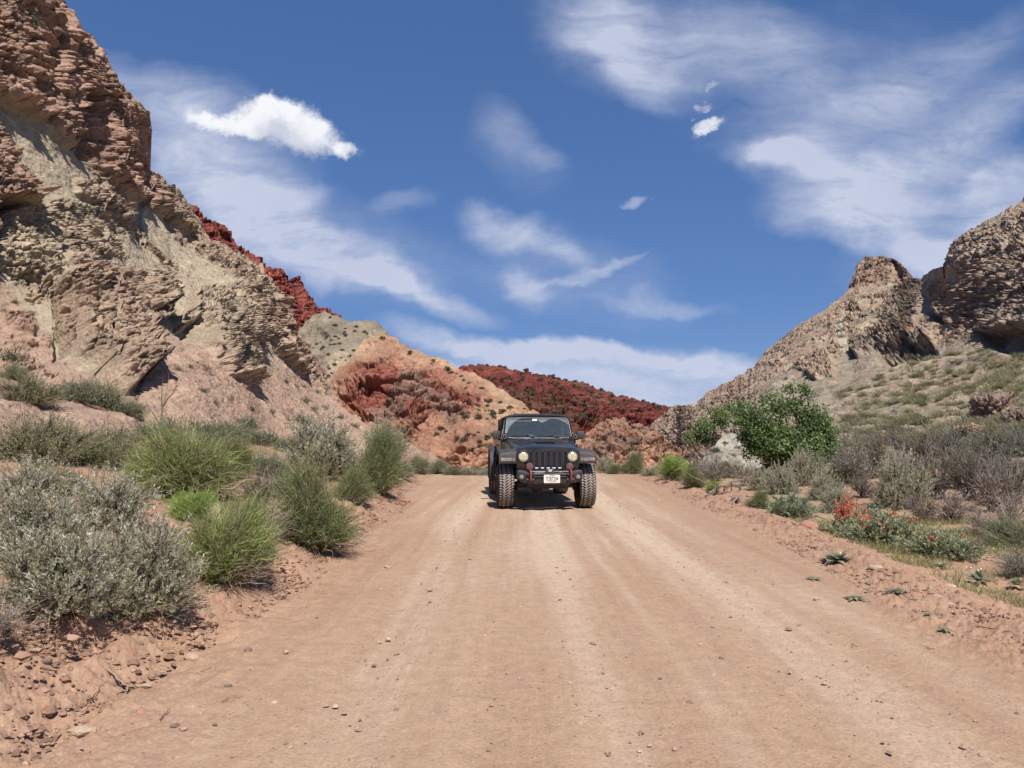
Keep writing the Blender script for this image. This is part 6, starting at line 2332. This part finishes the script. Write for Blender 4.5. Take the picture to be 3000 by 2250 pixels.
# ================================================================== GRASS AND LITTER ON THE GROUND
def ground_grass(n, xr, yr, name, label, cols, h=.10, cond=None, seed=0):
    rng = np.random.default_rng(seed)
    x = rng.uniform(*xr, n * 3)
    y = rng.uniform(*yr, n * 3)
    k = cond(x, y, rng)
    x, y = x[k][:n], y[k][:n]
    n = len(x)
    b = np.stack([x, y, ground_macro(x, y) - .01], -1)
    tip = b + np.stack([rng.normal(size=n) * .04, rng.normal(size=n) * .04, rng.uniform(.4, 1.2, n) * h], -1)
    P = curve_paths(b, tip, 3, rng, .1, .03)
    d_ = ribbons(P, np.broadcast_to(np.array([1, .8, .2]) * .0028, (n, 3)), rng, np.repeat(pal(rng, n, cols)[:, None], 3, 1))
    o = link(name, mesh_of(name, d_, M_LEAF))
    tag(o, label, 'grass', kind='stuff')


def patchy(x, y, rng, f=1.6, thr=.48, seed=4):
    return vnoise(np.stack([x * f, y * f, x * 0], -1), seed) * .6 + vnoise(np.stack([x * f * 4, y * f * 4, x * 0], -1), seed + 1) * .4 + rng.normal(size=len(x)) * .06 > thr


ground_grass(26000, (3.9, 9.5), (4.5, 13), 'roadside_grass', 'thin yellow-green grass growing behind the right berm', [S(176, 172, 118), S(150, 158, 92), S(196, 182, 136), S(134, 146, 80)], .10,
             lambda x, y, r: patchy(x, y, r) & (x > road_right(y) + .75) & (x < .72 * y + .3), 3)
ground_grass(16000, (-11, -2.3), (4, 24), 'slope_grass', 'thin dry grass between the shrubs of the left bank', [S(178, 164, 118), S(150, 152, 100), S(190, 172, 136)], .14,
             lambda x, y, r: patchy(x, y, r, 1.1, .52, 9) & (x < road_left(y) - .7) & (x > -.75 * y - .3), 5)


def clod_mesh(name, n, pos, size, cols, rng, flat=.65, mat_=None):
    base = np.array([[1, 0, 0], [.3, .9, .1], [-.8, .6, 0], [-.9, -.5, .1], [.1, -1, 0], [.8, -.6, .1], [.2, .3, .9], [-.3, -.2, .85], [.1, 0, -.8]])
    F3 = np.array([[0, 1, 6], [1, 2, 6], [2, 7, 6], [2, 3, 7], [3, 4, 7], [4, 5, 7], [5, 6, 7], [5, 0, 6], [1, 0, 8], [2, 1, 8], [3, 2, 8], [4, 3, 8], [5, 4, 8], [0, 5, 8]])
    a = rng.uniform(0, 6.28, n)
    B = base[None] * (1 + rng.uniform(-.28, .28, (n, 9, 3)))
    B = B * rng.uniform(.6, 1.2, (n, 1, 3)) * np.array([1, 1, flat])
    X = B[..., 0] * np.cos(a)[:, None] - B[..., 1] * np.sin(a)[:, None]
    Y = B[..., 0] * np.sin(a)[:, None] + B[..., 1] * np.cos(a)[:, None]
    V = np.stack([X, Y, B[..., 2]], -1) * size[:, None, None] + pos[:, None]
    Fc = (F3[None] + (np.arange(n) * 9)[:, None, None]).reshape(-1, 3)
    C = np.repeat(pal(rng, n, cols, .12)[:, None], 9, 1)
    me = np_mesh(name, V, Fc, [mat_ or M_STONE], False, C)
    return me


def stone_material():
    m, t, p = mat('stone')
    p.inputs['Roughness'].default_value = .92
    p.inputs['Specular IOR Level'].default_value = .2
    g = t.new('ShaderNodeNewGeometry').outputs['Position']
    a = t.new('ShaderNodeAttribute', attribute_name='Col').outputs['Color']
    t.l.new(t.mix(1.0, a, t.mr(t.noise(g, 40, 6, .7), .25, .75, .75, 1.25), 'MULTIPLY'), p.inputs['Base Color'])
    t.l.new(t.bump(t.noise(g, 60, 6, .7), .7, .01), p.inputs['Normal'])
    return m


M_STONE = stone_material()
rng = np.random.default_rng(15)
n = 6000
y = 1.6 + 22 * rng.uniform(0, 1, n) ** 1.6
x = rng.uniform(-.74, .74, n) * y
keep = (x > road_left(y) - .1) & (x < road_right(y) + .1)
x, y = x[keep], y[keep]
sz = np.clip(rng.lognormal(math.log(.0055), .55, len(x)), .003, .022) * (1 + .04 * y)
me = clod_mesh('gravel', len(x), np.stack([x, y, ground_macro(x, y) - .004], -1), sz, [S(192, 158, 134, .66), S(172, 140, 118, .66), S(212, 182, 158, .66), S(160, 132, 114, .66), S(204, 170, 146, .66)], rng)
tag(link('gravel', me), 'small loose gravel lying on the dirt road', 'gravel', kind='stuff')
n = 16000
y = 2.2 + 24 * rng.uniform(0, 1, n) ** 1.5
side = rng.uniform(size=n) < .5
x = np.where(side, road_left(y) + .15 - np.abs(rng.normal(size=n)) * .75, road_right(y) - .35 + np.abs(rng.normal(size=n)) * .55)
sz = np.clip(rng.lognormal(math.log(.012), .6, n), .005, .042)
me = clod_mesh('earth_clods', n, np.stack([x, y, ground_macro(x, y) + .0], -1), sz, [S(188, 146, 122, .62), S(176, 136, 112, .62), S(198, 158, 134, .62), S(160, 124, 104, .62)], rng, .75, M_STONE)
tag(link('earth_clods', me), 'crumbled clods of earth along both edges of the road', 'clods', kind='stuff')


# ---- single stones
def stone(px, py, wpx, col, label, flat=.5, seed=0, elong=1.5, name='rock', rzs=None):
    rng = np.random.default_rng(seed + int(px * 7))
    x, y = gpt(px, py)
    bm = bmesh.new()
    bmesh.ops.create_icosphere(bm, subdivisions=3, radius=.5)
    P = np.array([v.co[:] for v in bm.verts])
    pl_n = unit(rng.normal(size=(9, 3)))
    d_ = rng.uniform(.30, .42, 9)
    for nn_, dd in zip(pl_n, d_):      # broken facets
        s_ = P @ nn_
        P = P - np.maximum(s_ - dd, 0)[:, None] * nn_ * .92
    P = P + (fbm(P * 5 + seed, 3, seed=int(px)) - .5)[:, None] * unit(P) * .10
    P = P * np.array([elong, 1.0, flat * 1.5])
    P[:, 0] /= np.ptp(P[:, 0]); P[:, 1] /= np.ptp(P[:, 0]) * elong / 1.1; P[:, 2] /= elong
    Fc = np.array([[v.index for v in f.verts] for f in bm.faces])
    bm.free()
    W_ = wpx / F * y
    C = np.clip(col * (1 + .25 * (fbm(P * 6, 3, seed=3) - .5))[:, None], .01, .9)
    me = np_mesh('rock', P * W_, Fc, [M_STONE], False, C)
    o = link(name, me, None, (x, y, gz(x, y) + W_ * flat * .12), (0, 0, rzs if rzs is not None else rng.uniform(-.5, .5)))
    tag(o, label, 'rock')
    return o


PK, TN, GY, CR = S(206, 150, 130, .6), S(210, 172, 146, .6), S(150, 130, 118, .6), S(220, 188, 160, .62)
for i, (px, py, w_, c, fl, lab) in enumerate((
        (809, 528, 19, PK, .7, 'rosy squared rock at the right road edge below the orange flowers'),
        (875, 569, 14, CR, .6, 'pale tan block on the right berm beside the big rosette'),
        (936, 600, 26, TN, .42, 'long flat tan rock on the right road edge'),
        (950, 588, 15, CR, .4, 'pale flat rock on top of the right berm'),
        (818, 601, 9, CR, .6, 'small pale stone lying on the right part of the road'),
        (814, 587, 5, TN, .7, 'tiny tan stone on the road above the small pale one'),
        (889, 557, 12, TN, .5, 'tan rock on the right berm above the tan block'),
        (949, 605, 10, TN, .4, 'small flat stone touching the long flat rock'),
        (931, 650, 12, TN, .5, 'tan stone on the lower right road edge'),
        (968, 640, 8, GY, .5, 'grey stone among clods on the lower right'),
        (81, 733, 28, CR, .35, 'broad pale slab in the lower left corner dirt'),
        (191, 659, 17, CR, .6, 'rounded pale rock at the tip of the sagebrush shadow'),
        (141, 714, 12, PK, .7, 'rounded pinkish pebble on the lower left dirt'),
        (175, 728, 9, GY, .6, 'grey stone, left one of a pair on the lower left'),
        (183, 731, 9, TN, .6, 'tan stone, right one of a pair on the lower left'),
        (405, 502, 12, PK, .7, 'pink rock on the bank left of the pickup'),
        (388, 640, 6, CR, .7, 'small pale pebble alone on the left half of the road'),
        (248, 651, 8, GY, .6, 'grey pebble right of the rounded pale rock'),
        (286, 653, 6, CR, .6, 'pale pebble farther right of the rounded pale rock'),
        (228, 688, 8, GY, .6, 'dark grey pebble on the left dirt shoulder'),
        (123, 717, 8, TN, .5, 'tan pebble left of the rounded pinkish one'),
        (215, 726, 6, GY, .5, 'small grey pebble right of the stone pair'),
        (146, 686, 14, CR, .3, 'thin pale rock flake beside the big stick'),
        (139, 646, 9, GY, .6, 'dark stone under the sagebrush shadow'),
        (46, 664, 10, GY, .6, 'grey stone in the crumbling bank at lower left'),
        (70, 640, 16, TN, .5, 'tan rock slab under the big sagebrush'),
        (36, 652, 14, TN, .45, 'flat tan rock in the bank below the big sagebrush'),
        (366, 531, 6, TN, .6, 'tan stone on the left shoulder of the road'),
        (560, 600, 4, GY, .6, 'tiny dark pebble in the middle of the road'),
        (520, 607, 5, CR, .5, 'tiny pale pebble in the middle of the road'),
        (430, 590, 7, TN, .4, 'flat tan pebble on the left wheel track'),
        (470, 560, 4, GY, .5, 'tiny pebble in front of the pickup'),
        (660, 680, 4, GY, .6, 'tiny dark pebble on the lower right wheel track'),
        (700, 645, 4, CR, .6, 'tiny pale pebble right of the middle of the road'),
        (388, 568, 9, TN, .45, 'tan stone on the left road edge near the round green bush'),
        (750, 497, 9, PK, .5, 'rosy stone at the berm near the small dark green bush'),
        (730, 500, 8, CR, .5, 'pale stone at the berm by the bent branch'),
        (640, 488, 5, TN, .5, 'small stone on the berm right of the pickup'),
)):
    stone(px, py, w_, c, lab, fl, i)

# ---- sticks
def stick(p0, p1, w_, label, bendz=.02, col=None, seed=0, forks=0):
    rng = np.random.default_rng(seed)
    a, b = gpt(*p0), gpt(*p1)
    A = np.array([a[0], a[1], gz(*a) + .012]); B = np.array([b[0], b[1], gz(*b) + .012])
    P = curve_paths(A[None], B[None], 9, rng, bendz, .02)
    paths = [P]
    D_ = (a[1] + b[1]) / 2
    r = w_ / F * D_ / 2
    rad = [np.broadcast_to(np.linspace(1, .55, 9) * r, (1, 9))]
    parts = [tubes3(P, rad[0], rng, np.broadcast_to(col if col is not None else S(170, 146, 124), (1, 9, 3)).copy())]
    for k in range(forks):
        j = int(rng.integers(2, 7))
        tip = P[0, j] + np.array([rng.normal() * .14, rng.normal() * .06, abs(rng.normal()) * .08]) * np.linalg.norm(B - A)
        parts.append(tubes3(curve_paths(P[0, j][None], tip[None], 9, rng, .05, .04), np.broadcast_to(np.linspace(.5, .2, 9) * r, (1, 9)), rng, np.broadcast_to(S(150, 128, 108), (1, 9, 3)).copy()))
    o = link('stick', mesh_of('stick', merge(parts), M_WOOD, True))
    tag(o, label, 'stick')


stick((106, 671), (131, 694), 3.6, 'thick curved weathered stick on the lower left dirt', seed=1)
stick((40, 671), (58, 675), 2.2, 'short stick in the crumbling bank at lower left', seed=2, col=S(120, 96, 80))
stick((86, 709), (99, 691), 1.8, 'thin dark twig below the thick curved stick', seed=3, forks=1, col=S(120, 98, 82))
stick((160, 722), (170, 711), 1.4, 'thin forked twig by the pair of stones', seed=4, forks=2, col=S(128, 104, 88))
stick((222, 704), (232, 698), 1.2, 'tiny twig on the left shoulder', seed=5)
stick((200, 672), (217, 669), 1.2, 'thin straight twig right of the rounded pale rock', seed=6)
stick((233, 698), (243, 699), 1.2, 'tiny pale twig beside the dark grey pebble', seed=7)
stick((708, 494), (741, 490), 3.2, 'bent grey dead branch lying on the right berm', .10, seed=8, forks=2, col=S(140, 120, 106))
stick((706, 497), (732, 493), 2.4, 'second dead branch under the bent one on the right berm', .06, seed=9, forks=2, col=S(120, 102, 90))
stick((668, 483), (662, 484), 3.0, 'short dark root sticking out of the berm right of the pickup', .15, seed=10, forks=2, col=S(96, 78, 66))
stick((800, 521), (828, 520), 1.4, 'thin dark twig arching beside the leafy plant', .2, seed=11, forks=2, col=S(110, 96, 84))
stick((732, 508), (740, 502), 2.0, 'pale stick leaning on the berm below the dry tuft', .1, seed=12)
stick((975, 628), (1018, 638), 1.3, 'long thin twig on the lower right shoulder', .05, seed=13, col=S(128, 108, 92))

# ---- boulders in the right hillside
def boulder(px, py, w_, h_, col, label, seed, D=None):
    rng = np.random.default_rng(seed)
    p = hpt('right_hillside', px, py)
    s_ = F / p[1]
    bm = bmesh.new()
    bmesh.ops.create_icosphere(bm, subdivisions=6, radius=.5)
    P = np.array([v.co[:] for v in bm.verts])
    Fc = np.array([[v.index for v in f.verts] for f in bm.faces])
    bm.free()
    for nn_ in unit(rng.normal(size=(12, 3))):
        sq = P @ nn_
        P = P - np.maximum(sq - .38, 0)[:, None] * nn_ * .8
    W_, H_ = w_ / s_, h_ / s_
    Q = P * np.array([W_ * 1.1, W_, H_ * 1.15])
    rd, lr, idc, lr2 = rock(Q + 40 + seed, W_ * .22, (.8, .3, .9), seed, ledge=1.3, big=.3)
    Q = Q + unit(P) * (rd * .8)[:, None]
    C = col * (1 + .3 * (lr - .5) + .25 * (idc - .5) + .2 * (lr2 - .5))[:, None]
    o = link('boulder', np_mesh('boulder', Q, Fc, [M_ROCK_R], True, np.clip(C, .01, .9)), None, (p[0], p[1], p[2] + H_ * .12), (0, 0, rng.uniform(0, 3)))
    tag(o, label, 'boulder')


boulder(996, 416, 42, 34, srgb(176, 150, 138) * K, 'big dark layered boulder with slanting ridges on the right hillside', 5)
boulder(1022, 426, 26, 20, srgb(166, 146, 134) * K, 'smaller grey boulder cut by the right frame edge', 6)
boulder(884, 444, 30, 8, srgb(176, 140, 122) * K, 'low reddish rock outcrop right behind the cottonwood', 7)
boulder(976, 442, 30, 9, srgb(186, 150, 130) * K, 'low reddish rock outcrop at the foot of the right hillside', 8)
